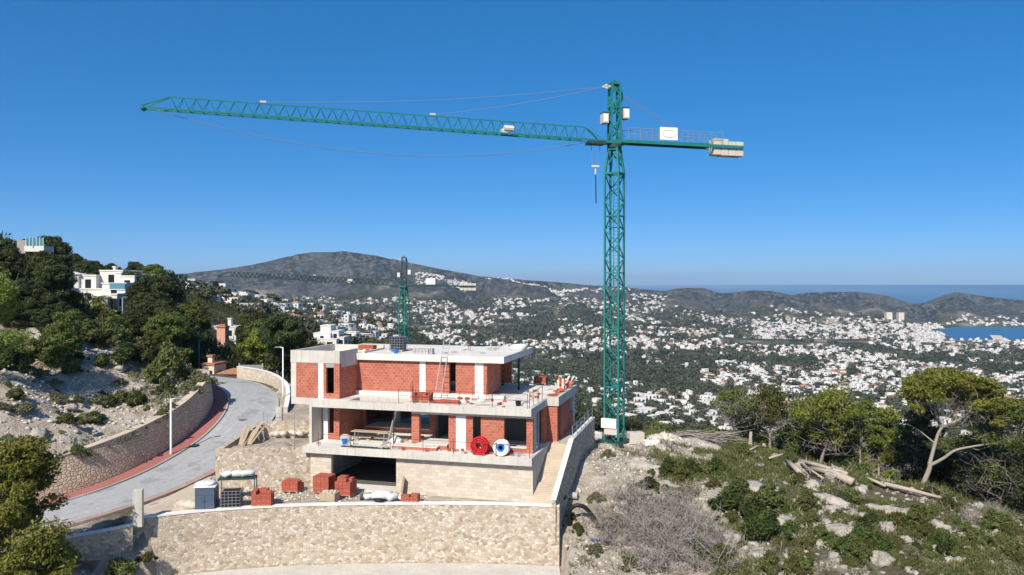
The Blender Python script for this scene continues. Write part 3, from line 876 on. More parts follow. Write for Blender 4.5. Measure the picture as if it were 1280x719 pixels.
hbox('parapet', M['concrete'], (-14.2, -14.0, 3.9, 7.4, L3 + .001, L3 + .12))
hbox('interior_wall', M['interior_shade'], (-18.25, -14.9, 4.6, 4.8, L2, 8.62))
# steps and ramp on the right
def ramp_z(y): return float(np.interp(y, [-1.7, 4.6, 14.3], [.08, L1 - .03, L1 - .03]))
st = MB(); n = 36; ys = np.linspace(-1.12, 4.6, n + 1)
for i in range(n): st.box(.255, 1.72, ys[i], ys[i + 1] - .001, -.9, .08 + (i + 1) * (L1 - .11) / n)
st.build('steps', M['driveway'], house)
hbox('walkway', M['driveway'], (.87, 1.72, 4.601, 14.3, .2, L1 - .03), (.255, .868, 4.601, 4.94, .2, L1 - .033), (.255, .868, 12.26, 14.3, .2, L1 - .033))
sw = MB()
yy = [-1.5, 4.6, 14.3]
vs = []
for y in yy:
    z = ramp_z(y)
    vs += [(1.722, y, -2.4), (1.722, y, z + .32), (1.99, y, z + .32), (1.99, y, -2.4)]
fs = []
for i in range(2):
    for k in range(4): fs.append((i * 4 + k, i * 4 + (k + 1) % 4, (i + 1) * 4 + (k + 1) % 4, (i + 1) * 4 + k))
fs += [(3, 2, 1, 0), (8, 9, 10, 11)]
sw.add(vs, fs)
sideparapet = sw.build('side_parapet', M['stone'], house)
cp = MB(); vs = []
for y in yy:
    z = ramp_z(y) + .323
    vs += [(1.68, y - .02, z), (1.68, y - .02, z + .06), (2.03, y - .02, z + .06), (2.03, y - .02, z)]
cp.add(vs, fs); cp.build('coping', M['cap'], sideparapet)
for o in house.children:
    if o.type == 'MESH' and o.name.split('.')[0] in ('side_parapet',):
        import bmesh
        bm = bmesh.new(); bm.from_mesh(o.data); bmesh.ops.recalc_face_normals(bm, faces=bm.faces); bm.to_mesh(o.data); bm.free()
# edge rails of the terraces: thin site guard rails, a thing each
HM = Matrix.Translation((HC[0], HC[1], -14.6)) @ Matrix.Rotation(HA, 4, 'Z')
def hp(x, y, z): return HM @ Vector((x, y, z))
def rail(label, pts, z, h, bars, group='site guard rails', r=.022, m='rust'):
    p0 = hp(pts[0][0], pts[0][1], z)
    t = thing('guard_rail', label, 'railing', p0, HA, group)
    for x, y in pts:
        b = MB(); b.tube([(x - pts[0][0], y - pts[0][1], 0), (x - pts[0][0] + random.uniform(-.03, .03), y - pts[0][1], h)], r, 5)
        b.build('post', M[m], t)
    for k in bars:
        b = MB(); b.tube([(x - pts[0][0], y - pts[0][1], h * k + random.uniform(-.03, .03)) for x, y in pts], r * .7, 5)
        b.build('rail', M[m], t)
    return t
rail('thin rusty guard rail along the front edge of the upper terrace', [(-9.6, .15), (-7.3, .15), (-5.1, .15), (-2.75, .15), (-.3, .15)], L2, 1.0, [.55, .97])
rail('bent rusty guard rail on the right edge of the upper terrace', [(-.25, .5), (-.25, 1.7), (-.2, 2.9), (-.2, 4.2)], L2, 1.05, [.5, .95])
rail('thin rusty guard rail along the lower terrace in front of the openings', [(-15.3, -.85), (-12.6, -.85), (-9.8, -.85), (-7.4, -.85), (-5.2, -.85), (-2.2, -.85), (.1, -.85)], L1, .95, [.9])
rail('grey handrail on the side walkway parapet', [(1.85, 5.2), (1.85, 6.9), (1.85, 8.6), (1.85, 10.3), (1.85, 12.0), (1.85, 14.0)], L1 + .36, .8, [.5, .98], None, .03, 'grey_metal')
# ------------------------------------------------------------------ things on and round the building site
rng = np.random.default_rng(7)
random.seed(7)
def brick_pack(label, loc, rz, w, d, h, rows=3, loose=0, group='brick packs on the site', pallet=True):
    t = thing('brick_stack', label, 'brick stack', loc, rz, group)
    z = 0
    if pallet:
        p = MB()
        for x in (-w / 2 + .06, 0, w / 2 - .06): p.box(x - .05, x + .05, -d / 2, d / 2, 0, .09)
        for y in np.linspace(-d / 2 + .05, d / 2 - .05, 5): p.box(-w / 2, w / 2, y - .045, y + .045, .092, .115)
        p.build('pallet', M['wood'], t); z = .117
    b = MB()
    hh = (h - z) / rows
    for k in range(rows):
        j = .02
        nx = max(2, int(w / .27)); ny = max(1, int(d / .3))
        for a in range(nx):
            for c in range(ny):
                if k == rows - 1 and loose and rng.random() < loose: continue
                x0 = -w / 2 + w * a / nx; y0 = -d / 2 + d * c / ny
                b.box(x0 + .006, x0 + w / nx - .006, y0 + .006, y0 + d / ny - .006, z + k * hh, z + (k + 1) * hh - .008, j=.008)
    b.build('bricks', M['brick_loose'], t)
    return t
Y0 = -14.6
def G2(px, py, z):      # a spot of the photograph on a level surface
    Yd = z / (352 - py) * 1000; return ((px - 640) / 1000 * Yd, Yd, z)
def gy(px, py): 
    p = G2(px, py, Y0); return Vector(p)
brick_pack('tall pack of red bricks with a peaked top beside the wire crate', gy(325, 635) + Vector((0, .5, 0)), R(4), 1.25, 1.0, 1.05, 4, .35)
brick_pack('low pack of red bricks under the stone wall left of the garage', gy(363, 617) + Vector((0, .5, 0)), R(-12), 1.2, 1.0, .8, 3, .15)
brick_pack('dark red brick pack on pallets left of the garage door, behind the stone trough', gy(402.5, 619) + Vector((0, .6, 0)), R(-15), 1.2, 1.1, 1.22, 5, 0)
brick_pack('brick pack with grey upper courses in front of the garage door', gy(430, 622) + Vector((0, .5, 0)), R(-15), 1.15, 1.05, 1.25, 5, .3)
brick_pack('low stack of flat red bricks right of the white bags', gy(512, 630) + Vector((0, .35, 0)), R(-8), 1.15, .7, .55, 3, .3)
def hx(px, py, z): return G2(px, py, Y0 + z)
brick_pack('brick stack on the front edge of the upper terrace below the white column', Vector(hx(527, 504, L2)) + Vector((0, .5, 0)), HA, 1.35, .8, .68, 4, .2)
brick_pack('low spread of bricks on the upper terrace left of the narrow door', Vector(hx(552, 505.5, L2)) + Vector((0, .4, 0)), HA, 1.5, .6, .26, 2, .4, pallet=False)
brick_pack('few flat bricks lying on the upper terrace under the ladder', Vector(hx(564, 506.5, L2)) + Vector((0, .5, 0)), HA, 1.2, .6, .3, 2, .4, pallet=False)
brick_pack('single red brick pack far back on the right of the upper terrace', Vector(hx(676, 481, L2)) + Vector((0, .4, 0)), HA, 1.05, .8, .62, 3, 0)
brick_pack('red brick pack on the roof behind the left parapet', Vector(hx(458, 438.5, L3)) + Vector((0, .4, 0)), HA, 1.3, .7, .42, 2, .1)
# dumped concrete and stone
def lump(name, label, cat, loc, sz, m, seed, n=2, parent=None, group=None):
    r = np.random.default_rng(seed); v, f = rock_mesh(r, n, sz); o = np_mesh(name, v, f, M[m], parent)
    o.location = loc
    return tag(o, label, cat, group)
# stone trough / crate with rubble
t = thing('stone_crate', 'pale crate full of broken stone between two brick packs', 'crate', gy(410, 628) + Vector((0, .4, 0)), R(-14))
b = MB(); b.box(-.55, .55, -.4, -.34, 0, .55, j=.02).box(-.55, .55, .34, .4, 0, .55, j=.02).box(-.55, -.49, -.34, .34, 0, .55).box(.49, .55, -.34, .34, 0, .55).box(-.49, .49, -.34, .34, .02, .3)
b.build('crate_body', M['wood'], t)
v, f = ICO[1]; fv = []; ff = []
for k in range(22):
    q, fq = rock_mesh(rng, 1, (.16, .14, .1)); ff.append(fq + len(fv) * len(q)); fv.append(q + np.array([rng.uniform(-.42, .42), rng.uniform(-.28, .28), rng.uniform(.35, .6)]))
np_mesh('stone_fill', np.concatenate(fv), np.concatenate(ff), M['rubble'], t)
# blue grey metal cabinet with bags on top
c0 = gy(252, 640)
t = thing('metal_cabinet', 'blue grey metal site cabinet with double doors beside the front wall', 'cabinet', c0 + Vector((0, .75, 0)), R(8))
b = MB(); b.box(-.6, .6, -.55, .55, .05, 1.45); b.build('cabinet_body', M['steel_blue'], t, bevel=.01)
for x in (-.3, .3):
    b = MB(); b.box(x - .28, x + .28, -.575, -.553, .12, .95).box(x - .04 * (1 if x > 0 else -1) * 6 - .015, x - .04 * (1 if x > 0 else -1) * 6 + .015, -.6, -.576, .5, .65); b.build('door', M['steel_blue'], t)
b = MB(); b.box(-.58, .58, -.57, -.553, 1.0, 1.36); b.build('upper_panel', M['steel_blue'], t)
b = MB(); b.box(-.68, .66, -.6, .6, 1.453, 1.53); b.build('lid', M['white_paint'], t, bevel=.01)
def bags(name, label, loc, rz, spots, group=None, m='bag', cat='bag'):
    for i, (x, y, z, s, a, l) in enumerate(spots):
        r = np.random.default_rng(i + 31); v, f = ICO[2]
        q = np.sign(v) * np.abs(v) ** .7 * np.array([.42, .28, .2]) * s
        q = q * (1 + fbm(q[:, 0] * 6 + i * 9, q[:, 1] * 6 + q[:, 2] * 5, i, 3) * 1.1)[:, None]
        o = np_mesh(name, q, f, M[m], smooth=True); o.location = Vector(loc) + Matrix.Rotation(rz, 3, 'Z') @ Vector((x, y, z)); o.rotation_euler = (r.uniform(-.1, .1), r.uniform(-.1, .1), rz + a)
        tag(o, l, cat, group)
b = MB(); v, f = ICO[2]
sh = np.sign(v) * np.abs(v) ** .6 * np.array([.62, .5, .14]); sh[:, 0] += .1 * sh[:, 1]
o = np_mesh('plastic_sheet', sh * (1 + np.random.default_rng(3).normal(0, .06, len(sh)))[:, None], f, M['bag']); o.location = c0 + Vector((-.02, .78, 1.62)); tag(o, 'crumpled white plastic sheet heaped on the blue grey cabinet', 'plastic sheet')
# wire crate with dark bottles beside it and a rack above
t = thing('wire_crate', 'black caged bulk container with a pale wire grid beside the blue cabinet', 'bulk container', gy(284, 638) + Vector((0, .75, 0)), R(8))
b = MB(); b.box(-.56, .56, -.5, .5, .12, 1.08); b.build('tank', M['black'], t, bevel=.05)
b = MB()
for x in np.linspace(-.6, .6, 6):
    for y in (-.54, .54): b.bar((x, y, .1), (x, y, 1.12), .025)
for y in np.linspace(-.54, .54, 5):
    for x in (-.6, .6): b.bar((x, y, .1), (x, y, 1.12), .025)
for z in np.linspace(.12, 1.12, 6):
    for y in (-.54, .54): b.bar((-.6, y, z), (.6, y, z), .025)
    for x in (-.6, .6): b.bar((x, -.54, z), (x, .54, z), .025)
b.build('cage', M['grey_metal'], t)
b = MB(); b.box(-.6, .6, -.54, .54, 0, .1); b.build('base', M['grey_metal'], t)
t = thing('rack', 'dark metal rack carrying white sacks behind the caged container', 'rack', gy(286, 634) + Vector((0, 1.6, 0)), R(8))
b = MB()
for x in (-1.15, 1.15):
    for y in (-.45, .45): b.bar((x, y, 0), (x, y, 1.45), .06)
b.build('frame', M['steel_blue'], t)
b = MB(); b.box(-1.2, 1.2, -.5, .5, 1.452, 1.54); b.build('shelf', M['crane_dark'], t)
rk = t.location
bags('sack', '', rk, R(8), [(-.65, 0, 1.76, 1.0, .2, 'leftmost white sack on the dark rack'), (.0, .05, 1.76, 1.05, -.2, 'middle white sack on the dark rack'), (.65, -.02, 1.77, 1.1, .4, 'rightmost white sack on the dark rack')], 'sacks on the rack', cat='sack')
lumpo = lump('rubble_heap', 'white rubble heap against the coping left of the blue cabinet', 'rubble heap', gy(234, 640) + Vector((-.3, .7, .1)), (1.0, .6, .5), 'rubble', 5, 3)
# tray with bags in front of the garage
t0 = Vector(gy(473, 630)); 
t = thing('tray', 'flat steel tray with white bags on the yard wall side', 'tray', t0 + Vector((0, .5, 0)), R(-4))
b = MB(); b.box(-1.3, 1.0, -.45, .45, .02, .07).box(-1.3, -1.25, -.45, .45, .07, .55).box(-1.25, 1.0, -.45, -.4, .072, .14); b.build('tray_base', M['grey_metal'], t)
bags('builders_bag', '', t0 + Vector((0, .5, 0)), R(-4), [(.1, 0, .42, 1.5, .1, 'biggest bulging white builders bag on the steel tray'), (-.75, .1, .3, .9, .7, 'small white bag at the left end of the steel tray'), (.85, -.05, .35, 1.1, 1.2, 'upright white bag at the right end of the steel tray'), (1.5, .1, .3, 1.0, 1.3, 'grey white bag standing just off the steel tray')], 'white bags in the yard')
o = np_mesh('tarpaulin', *(lambda r: (rock_mesh(r, 2, (.5, .3, .12))))(np.random.default_rng(8)), M['black']); o.location = t0 + Vector((.0, .05, .22)); tag(o, 'black tarpaulin lump in front of the big white bag', 'tarpaulin')
b = MB(); b.box(-.5, .5, -.025, .025, 0, 1.15); o = b.build('board', M['wood'], None); o.location = gy(500, 619) + Vector((0, .5, 0)); o.rotation_euler = (R(-8), 0, R(-75)); tag(o, 'wooden board leaning upright at the garage corner', 'board')
# dark metal frame (gate hinge post) on the stone wall
t = thing('door_frame', 'black metal frame standing against the stone wall', 'metal frame', gy(356, 606) + Vector((0, .25, 0)), R(10))
b = MB(); b.bar((-.3, 0, 0), (-.3, 0, 1.75), .09).bar((-.3, 0, 1.75), (.45, 0, 1.78), .06).bar((.0, 0, 0), (.0, 0, 1.1), .04); b.build('frame', M['crane_dark'], t)
# gate post
t = thing('gate_post', 'pale concrete gatepost at the left end of the yard wall', 'gate post', (-22.75, 48.6, -14.9), R(12))
b = MB(); b.box(-.27, .27, -.22, .22, 0, 2.25); b.build('shaft', M['concrete'], t, bevel=.015)
# black fence on the lower wall
t = thing('metal_fence', 'black vertical bar fence on the shaded wall below the road', 'fence', (0, 0, 0))
fp = [(-33, 43.2, -15.6), (-30.7, 44.5, -15.5), (-28.5, 45.6, -15.3), (-26.4, 46.6, -15.0)]
b = MB(); c = MB()
for i in range(3):
    a, e = Vector(fp[i]), Vector(fp[i + 1])
    for k in range(12): q = a.lerp(e, k / 12); b.bar(q, q + Vector((0, 0, 1.15)), .03)
    for z in (.1, 1.1): c.bar(a + Vector((0, 0, z)), e + Vector((0, 0, z)), .05)
b.build('bars', M['black'], t); c.build('rails', M['black'], t)
# coils of pipe on the lower terrace
def coil(label, px, py, r_out, r_in, m, tilt, core=None, y=-.6):
    p = hp((px - 640) * .0535 * 1.03, y, L1)
    t = thing('pipe_coil', label, 'pipe coil', p, HA, None)
    b = MB(); pts = []; 
    rr = (r_out - r_in) / 2
    n = 9
    for k in range(n):
        off = -.22 + .44 * k / (n - 1)
        for lay in range(3):
            rad = r_in + (r_out - r_in) * (lay + .5) / 3
            rad *= 1 + random.uniform(-.04, .04)
            pp = [(rad * math.cos(a), off + .04 * math.sin(3 * a + k + lay), rad * math.sin(a) + r_out) for a in np.linspace(0, 2 * PI, 30)]
            b.tube(pp, (r_out - r_in) / 6.2, 5, False)
    o = b.build('pipe', M[m], t, smooth=True)
    if core:
        c = MB()
        Mx = Matrix.Translation((0, .0, r_out)) @ Matrix.Rotation(R(90), 4, 'X')
        c.lathe([(r_in * 1.02, -.24), (r_in * 1.02, .24), (r_in * .6, .24), (r_in * .6, -.24), (r_in * 1.02, -.24)], 24, Mx); c.build('core', M[core], t)
    t.rotation_euler = (R(tilt), 0, HA)
    return t, p
_t, cp_ = coil('red corrugated pipe coil standing on the lower terrace', 578, 568, .60, .2, 'red_hose', -6)
b = MB()
for k in range(5):
    a = .4 + k * 1.25
    b.tube([(.22 * math.cos(a), -.30, .6 + .22 * math.sin(a)), (.64 * math.cos(a), -.27, .6 + .64 * math.sin(a)), (.64 * math.cos(a), .27, .6 + .64 * math.sin(a))], .03, 5)
b.build('loose_loop', M['red_hose'], _t)
coil('white pipe coil with a blue core standing on the lower terrace', 605.5, 568, .55, .27, 'white_hose', -6, 'blue')
# roof things
t = thing('water_tank', 'black caged water tank standing on the roof', 'water tank', Vector(hx(496.5, 440, L3)) + Vector((0, .6, 0)), HA)
b = MB(); b.box(-.5, .5, -.45, .45, .16, 1.12); b.build('tank', M['black'], t, bevel=.05)
b = MB()
for x in np.linspace(-.54, .54, 6):
    for y in (-.49, .49): b.bar((x, y, .14), (x, y, 1.14), .022)
for y in np.linspace(-.49, .49, 5):
    for x in (-.54, .54): b.bar((x, y, .14), (x, y, 1.14), .022)
for z in np.linspace(.15, 1.14, 6):
    for y in (-.49, .49): b.bar((-.54, y, z), (.54, y, z), .022)
    for x in (-.54, .54): b.bar((x, -.49, z), (x, .49, z), .022)
b.build('cage', M['grey_metal'], t)
b = MB(); b.box(-.54, .54, -.49, .49, .09, .13)
for x in (-.45, 0, .45): b.box(x - .06, x + .06, -.49, .49, 0, .088)
b.build('pallet', M['concrete_dark'], t)
t = thing('block_stack', 'grey concrete block stack on the roof right of the tank', 'block stack', Vector(hx(528, 443, L3)) + Vector((0, .4, 0)), HA)
b = MB()
for k in range(2):
    for a in range(5): b.box(-.75 + a * .26, -.75 + a * .26 + .24, -.25, .25, k * .2, k * .2 + .19, j=.008)
for a in range(2): b.box(.6 + a * .13, .6 + a * .13 + .1, -.25, .2, 0, .42)
b.build('blocks', M['block'], t)
bags('bundle', '', hx(640, 441, L3), HA, [(0, 2.0, .22, 1.5, .1, 'white wrapped bundle near the back right corner of the roof')], cat='bundle')
t = thing('roof_mat', 'flat black mat lying on the roof', 'mat', Vector(hx(597, 432.5, L3)), HA)
b = MB(); b.box(-.75, .75, -.5, .5, .004, .07, j=.03); b.build('mat_body', M['black'], t)
t = thing('ladder', 'grey ladder leaning against the roof edge above the terrace', 'ladder', hp(-7.55, 2.35, L2 + .002), HA)
b = MB()
A0, A1 = Vector((0, 0, 0)), Vector((.15, 1.7, 4.2))
for s in (-.24, .24): b.bar(A0 + Vector((s, 0, 0)), A1 + Vector((s, 0, 0)), .045, .03)
b.build('rails', M['grey_metal'], t)
b = MB()
for k in range(1, 14): q = A0.lerp(A1, k / 14); b.bar(q + Vector((-.24, 0, 0)), q + Vector((.24, 0, 0)), .025)
b.build('rungs', M['grey_metal'], t)
# terrace clutter in the recess: trestle tables, prop, leaning plank
t = thing('site_table', 'pale trestle table with buckets on the lower terrace recess', 'table', hp(-12.3, 1.5, L1 + .002), HA)
b = MB(); b.box(-1.5, 1.4, -.35, .35, .72, .77); b.build('tabletop', M['wood'], t)
for x in (-1.2, 1.1):
    for y in (-.28, .28): b = MB(); b.bar((x, y, 0), (x, y, .718), .06); b.build('leg', M['grey_metal'], t)
for i, (x, l) in enumerate([(-1.9, 'grey tangle of tie wire on the terrace left of the table'), (2.0, 'white bucket heap on the terrace right of the table')]):
    lump('site_clutter', l, 'clutter', hp(-12.3 + x, 1.2, L1 + .25), (.5, .35, .35), 'block' if i == 0 else 'bag', 60 + i)
t = thing('steel_prop', 'black steel prop holding the slab over the terrace recess', 'prop', hp(-10.25, .75, L1 + .002), HA)
b = MB(); b.tube([(0, 0, 0), (0, 0, 2.6)], .045, 8).box(-.1, .1, -.1, .1, 0, .02); b.build('tube', M['crane_dark'], t)
t = thing('leaning_plank', 'pale plank leaning against the beam beside the steel prop', 'plank', hp(-10.9, 1.3, L1 + .002), HA)
b = MB(); b.bar((0, 0, 0), (.75, -.3, 2.55), .22, .04); b.build('board', M['bag'], t)
t = thing('rebar_mat', 'dark reinforcing bar mat lying at the front edge of the lower terrace', 'rebar mat', hp(-12.0, -.55, L1 + .003), HA)
b = MB()
for k in range(5): b.bar((-1.6, -.2 + k * .1, .03), (2.0, -.2 + k * .1, .03), .03)
for k in range(12): b.bar((-1.6 + k * .32, -.22, .055), (-1.6 + k * .32, .22, .055), .02)
b.build('bars', M['crane_dark'], t)
# bundle of orange and white boards on the bay roof
t = thing('board_bundle', 'loose bundle of orange and white boards piled on the bay roof', 'board pile', hp(.35, 8.6, L2 + .0), HA)
ob, wb = MB(), MB()
r = np.random.default_rng(12)
for k in range(16):
    q = (ob if k % 2 else wb); x, y = r.uniform(-.5, .25), r.uniform(-1.6, 2.2); a = r.uniform(-.5, .5); e = r.uniform(.2, .9)
    q.bar((x, y, .08 + r.uniform(0, .3)), (x + .9 * math.sin(a), y + 1.2, .1 + e), .16, .05)
ob.build('orange_boards', M['orange'], t); wb.build('white_boards', M['off_white'], t)
# rubble terrace left of the house
def heap(name, label, cx, cy, z, rx, ry, n, s, m, seed, cat='rubble', kind='stuff'):
    r = np.random.default_rng(seed); V, Fs = [], []; nv = 0
    for k in range(n):
        a, d = r.uniform(0, 2 * PI), math.sqrt(r.uniform(0, 1)); sz = s * r.uniform(.4, 1.3)
        v, f = rock_mesh(r, 1, (sz, sz * r.uniform(.6, 1), sz * r.uniform(.4, .8)))
        x, y = cx + rx * d * math.cos(a), cy + ry * d * math.sin(a)
        zz = (z if z is not None else gz(x, y)) + (1 - d) * s * 1.5 * (z is not None)
        th = r.uniform(0, 6); c_, s_ = math.cos(th), math.sin(th)
        v = np.stack([v[:, 0] * c_ - v[:, 1] * s_, v[:, 0] * s_ + v[:, 1] * c_, v[:, 2]], 1)
        V.append(v + np.array([x, y, zz])); Fs.append(f + nv); nv += len(v)
    o = np_mesh(name, np.concatenate(V), np.concatenate(Fs), M[m])
    return tag(o, label, cat, None, kind)
heap('rubble', 'heap of pale broken stone on the terrace left of the house', -17.2, 63.5, -11.7, 2.2, 2.4, 200, .34, 'rubble', 3)
heap('rubble', 'loose white stones spread over the yard floor', -12, 55, None, 7.5, 1.9, 420, .13, 'rubble', 4)
heap('rubble', 'broken stone spoil at the foot of the stone wall', -18.2, 55.6, None, 2.6, .7, 120, .17, 'rubble', 14)
# thin scaffold frames and mesh fence
t = thing('site_fence', 'thin grey mesh fence panel at the road edge beside the rubble', 'fence', (-20.2, 66, gz(-20.2, 66)), R(6))
b = MB()
for x in (0, 1.0): b.bar((x, 0, 0), (x, 0, 2.2), .04)
for z in (.15, 1.1, 2.15): b.bar((0, 0, z), (1.0, 0, z), .03)
b.build('frame', M['grey_metal'], t)
t = thing('scaffold_frame', 'thin scaffold frame with cross braces left of the fin wall', 'scaffold', (-17.9, 57.6, -11.95), R(-12))
b = MB()
for x in (0, 2.4):
    b.tube([(x, 0, 0), (x, 0, 2.6)], .025, 5)
b.tube([(0, 0, .2), (2.4, 0, 1.9)], .018, 5); b.tube([(0, 0, 1.9), (2.4, 0, .2)], .018, 5); b.tube([(0, 0, 2.5), (2.4, 0, 2.5)], .02, 5)
b.build('tubes', M['grey_metal'], t)
t = thing('stone_pillar', 'short grey block pillar at the road edge behind the rubble', 'pillar', (-19.4, 66.6, gz(-19.4, 66.6) - .1), R(5))
b = MB()
for k in range(5): b.box(-.25, .25, -.22, .22, k * .35, k * .35 + .34, j=.012)
b.build('blocks', M['concrete'], t)
t = thing('plank_pile', 'pale planks and boards leaning on the low wall by the road', 'plank pile', (-19.6, 58.4, -12.0), R(20))
b = MB()
for k in range(7): b.bar((k * .12 - .3, random.uniform(-.5, .2), .08), (k * .22 + .2, 2.2 + random.uniform(-.3, .3), .9 + random.uniform(-.2, .3)), .2, .05)
b.build('planks', M['wood'], t)
# concrete slabs and blocks at the foot of the crane
def cblock(label, x, y, sx, sy, sz, rz, m='cap'):
    t = thing('concrete_block', label, 'concrete block', (x, y, gz(x, y) - .05), rz, 'ballast blocks by the crane')
    b = MB(); b.box(-sx / 2, sx / 2, -sy / 2, sy / 2, 0, sz, j=.02); b.build('block_body', M[m], t, bevel=.03)
    b = MB(); b.tube([(-.12, 0, sz - .02), (-.1, 0, sz + .1), (.1, 0, sz + .1), (.12, 0, sz - .02)], .02, 5); b.build('lifting_loop', M['rust'], t)
cblock('beige ballast block right of the crane foot', 10.6, 68.6, 1.3, 1.0, .95, R(10), 'off_white')
cblock('low pale ballast slab in front of the other ballast blocks', 11.7, 67.3, 1.3, .8, .45, R(12), 'cap')
cblock('tilted pale slab left of the crane foot by the walkway end', 6.9, 69.6, 1.5, 1.3, .7, R(30), 'cap')
heap('rubble', 'white rubble heap beside the ballast blocks', 13.2, 69.2, -13.9, 2.2, 1.2, 170, .42, 'rubble', 9)
# bent black hose
pts2 = [(703.5, 658), (708, 661), (713, 657), (711.5, 648), (713, 638), (720, 632.5), (730, 634), (738, 642), (745, 652), (748, 662)]
pp = []
for i, (x, y) in enumerate(pts2):
    Yq = hit(703, 658, 44, 80)[1] * (1 - i / 9) + hit(748, 662, 44, 80)[1] * i / 9
    pp.append(((x - 640) / 1000 * Yq, Yq, max((352 - y) / 1000 * Yq, -99)))
pp = [Vector(p) for p in _catmull(np.array([tuple(p) for p in pp]), 5)]
b = MB(); b.tube(pp, .14, 9); o = b.build('drain_hose', M['black'], None, smooth=True); tag(o, 'thick black drain hose curling out of the earth right of the yard wall', 'hose')
lump('blue_rag', 'small bright blue scrap lying on the bank below the hose', 'rag', (lambda q: (q[0], q[1], q[2] + .08))(hit(744, 677, 42, 80)), (.28, .18, .1), 'blue', 22)
t = thing('pipe_stub', 'grey pipe stub lying beside the walkway wall', 'pipe', (lambda q: (q[0], q[1], q[2] + .2))(hit(713, 624, 44, 90)), R(-20))
b = MB(); b.tube([(-.55, 0, 0), (.55, 0, .05)], .24, 12); b.build('pipe_body', M['block'], t)
# street lamps
def lamp(label, px, py_base, h, armdir, z_at=None, Yd=None, m='white_paint', r=.085):
    if Yd: x, y = (px - 640) / 1000 * Yd, Yd; z = (352 - py_base) / 1000 * Yd
    else: x, y, z = hit(px, py_base)
    t = thing('street_lamp', label, 'street lamp', (x, y, z - .1), armdir, 'street lamps along the road')
    b = MB(); b.tube([(0, 0, 0), (0, 0, .5), (0, 0, h)], [r * 1.2, r, r * .75], 10); b.build('pole', M[m], t, smooth=True)
    b = MB(); b.tube([(0, 0, h - .05), (.35, 0, h + .02)], r * .5, 6); b.build('arm', M[m], t)
    b = MB(); b.box(.3, .78, -.11, .11, h - .04, h + .05); b.build('lamp_head', M['grey_metal'], t, bevel=.02)
lamp('white street lamp on the red pavement in front of the roadside wall', 213, 571.5, 4.75, R(20), Yd=63.9)
lamp('tall white street lamp inside the bend beside the house', 353.5, 497, 4.9, R(170), Yd=76.5, r=.07)
lamp('small grey street lamp at the far end of the road by the gate', 248.5, 462, 4.2, R(0), Yd=112, m='grey_metal')
lamp('grey street lamp below the palm and white villa', 153, 408, 4.4, R(0), Yd=118, m='grey_metal')
lamp('grey street lamp among the pines right of the white villa', 189.5, 372, 4.4, R(0), Yd=150, m='grey_metal')
# gate and the house at the end of the road
gp = Vector((-29.3 - 1.8, 91.5, -10.9))
t = thing('metal_gate', 'grey corrugated metal gate closing the end of the road', 'gate', (-31.5, 92.6, -11.2), R(-4))
b = MB(); b.box(0, 2.6, -.03, .03, .1, 1.55)
for k in range(13): b.box(.02 + k * .2, .06 + k * .2, -.06, -.032, .1, 1.55)
b.build('panel', M['grey_metal'], t)
b = MB(); b.bar((-.08, 0, 0), (-.08, 0, 1.75), .14).bar((2.68, 0, 0), (2.68, 0, 1.75), .14); b.build('gate_posts', M['concrete_dark'], t)

# drain covers in the road, loose bricks and odds and ends
for i, (px_, py_, l) in enumerate([(304, 527.5, 'dark round drain cover in the middle of the road'), (242, 561, 'dark drain grating at the kerb by the lamp')]):
    x, y, z = hit(px_, py_); off, rz = road_near(np.array([x]), np.array([y]))
    t = thing('drain_cover', l, 'drain cover', (x, y, float(rz[0]) + .045), .2)
    b = MB(); b.lathe([(.42, 0), (.42, .03), (.36, .032)], 18); b.build('cover', M['crane_dark'], t)
def litter(name, label, spots, m, seed, sz, kind='stuff'):
    r = np.random.default_rng(seed); b = MB()
    for (x0, x1, y0, y1, z, n) in spots:
        for k in range(n):
            p = hp(r.uniform(x0, x1), r.uniform(y0, y1), z); a = r.uniform(0, 6.28); s = r.uniform(.7, 1.3)
            Mx = Matrix.Translation(p) @ Matrix.Rotation(a, 4, 'Z')
            b.box(-sz[0] * s / 2, sz[0] * s / 2, -sz[1] / 2, sz[1] / 2, .008, sz[2] * s, Mx)
    return tag(b.build(name, M[m]), label, 'litter', None, kind)
litter('loose_bricks', 'loose red bricks scattered over the terraces', [(-9, -1, .3, 3.2, L2, 14), (-2.5, -.4, 4, 10, L2, 5), (-9, -.5, -.85, .3, L1, 24), (-14.4, -9, 1, 4.8, L1, 9), (-.3, .5, 5.5, 9, L2, 12)], 'brick_loose', 5, (.28, .16, .14))
litter('wood_offcuts', 'timber offcuts and boards lying over the terraces', [(-9, -1, .4, 3.3, L2, 5), (-14.4, -9, .3, 4.5, L1, 8), (-2.6, -.4, 4.5, 10, L2, 3), (-14, -4, 4.5, 11, L3, 4)], 'wood', 6, (.9, .14, .05))
litter('site_debris', 'grey mortar bags and cement crumbs lying about the site', [(-9, -1, .3, 3.3, L2, 14), (-16, -.3, -.8, .4, L1, 26), (-14, -9, 1, 4.8, L1, 14), (-14, -4, 4.5, 11, L3, 8)], 'block', 7, (.34, .26, .1))
r = np.random.default_rng(19)
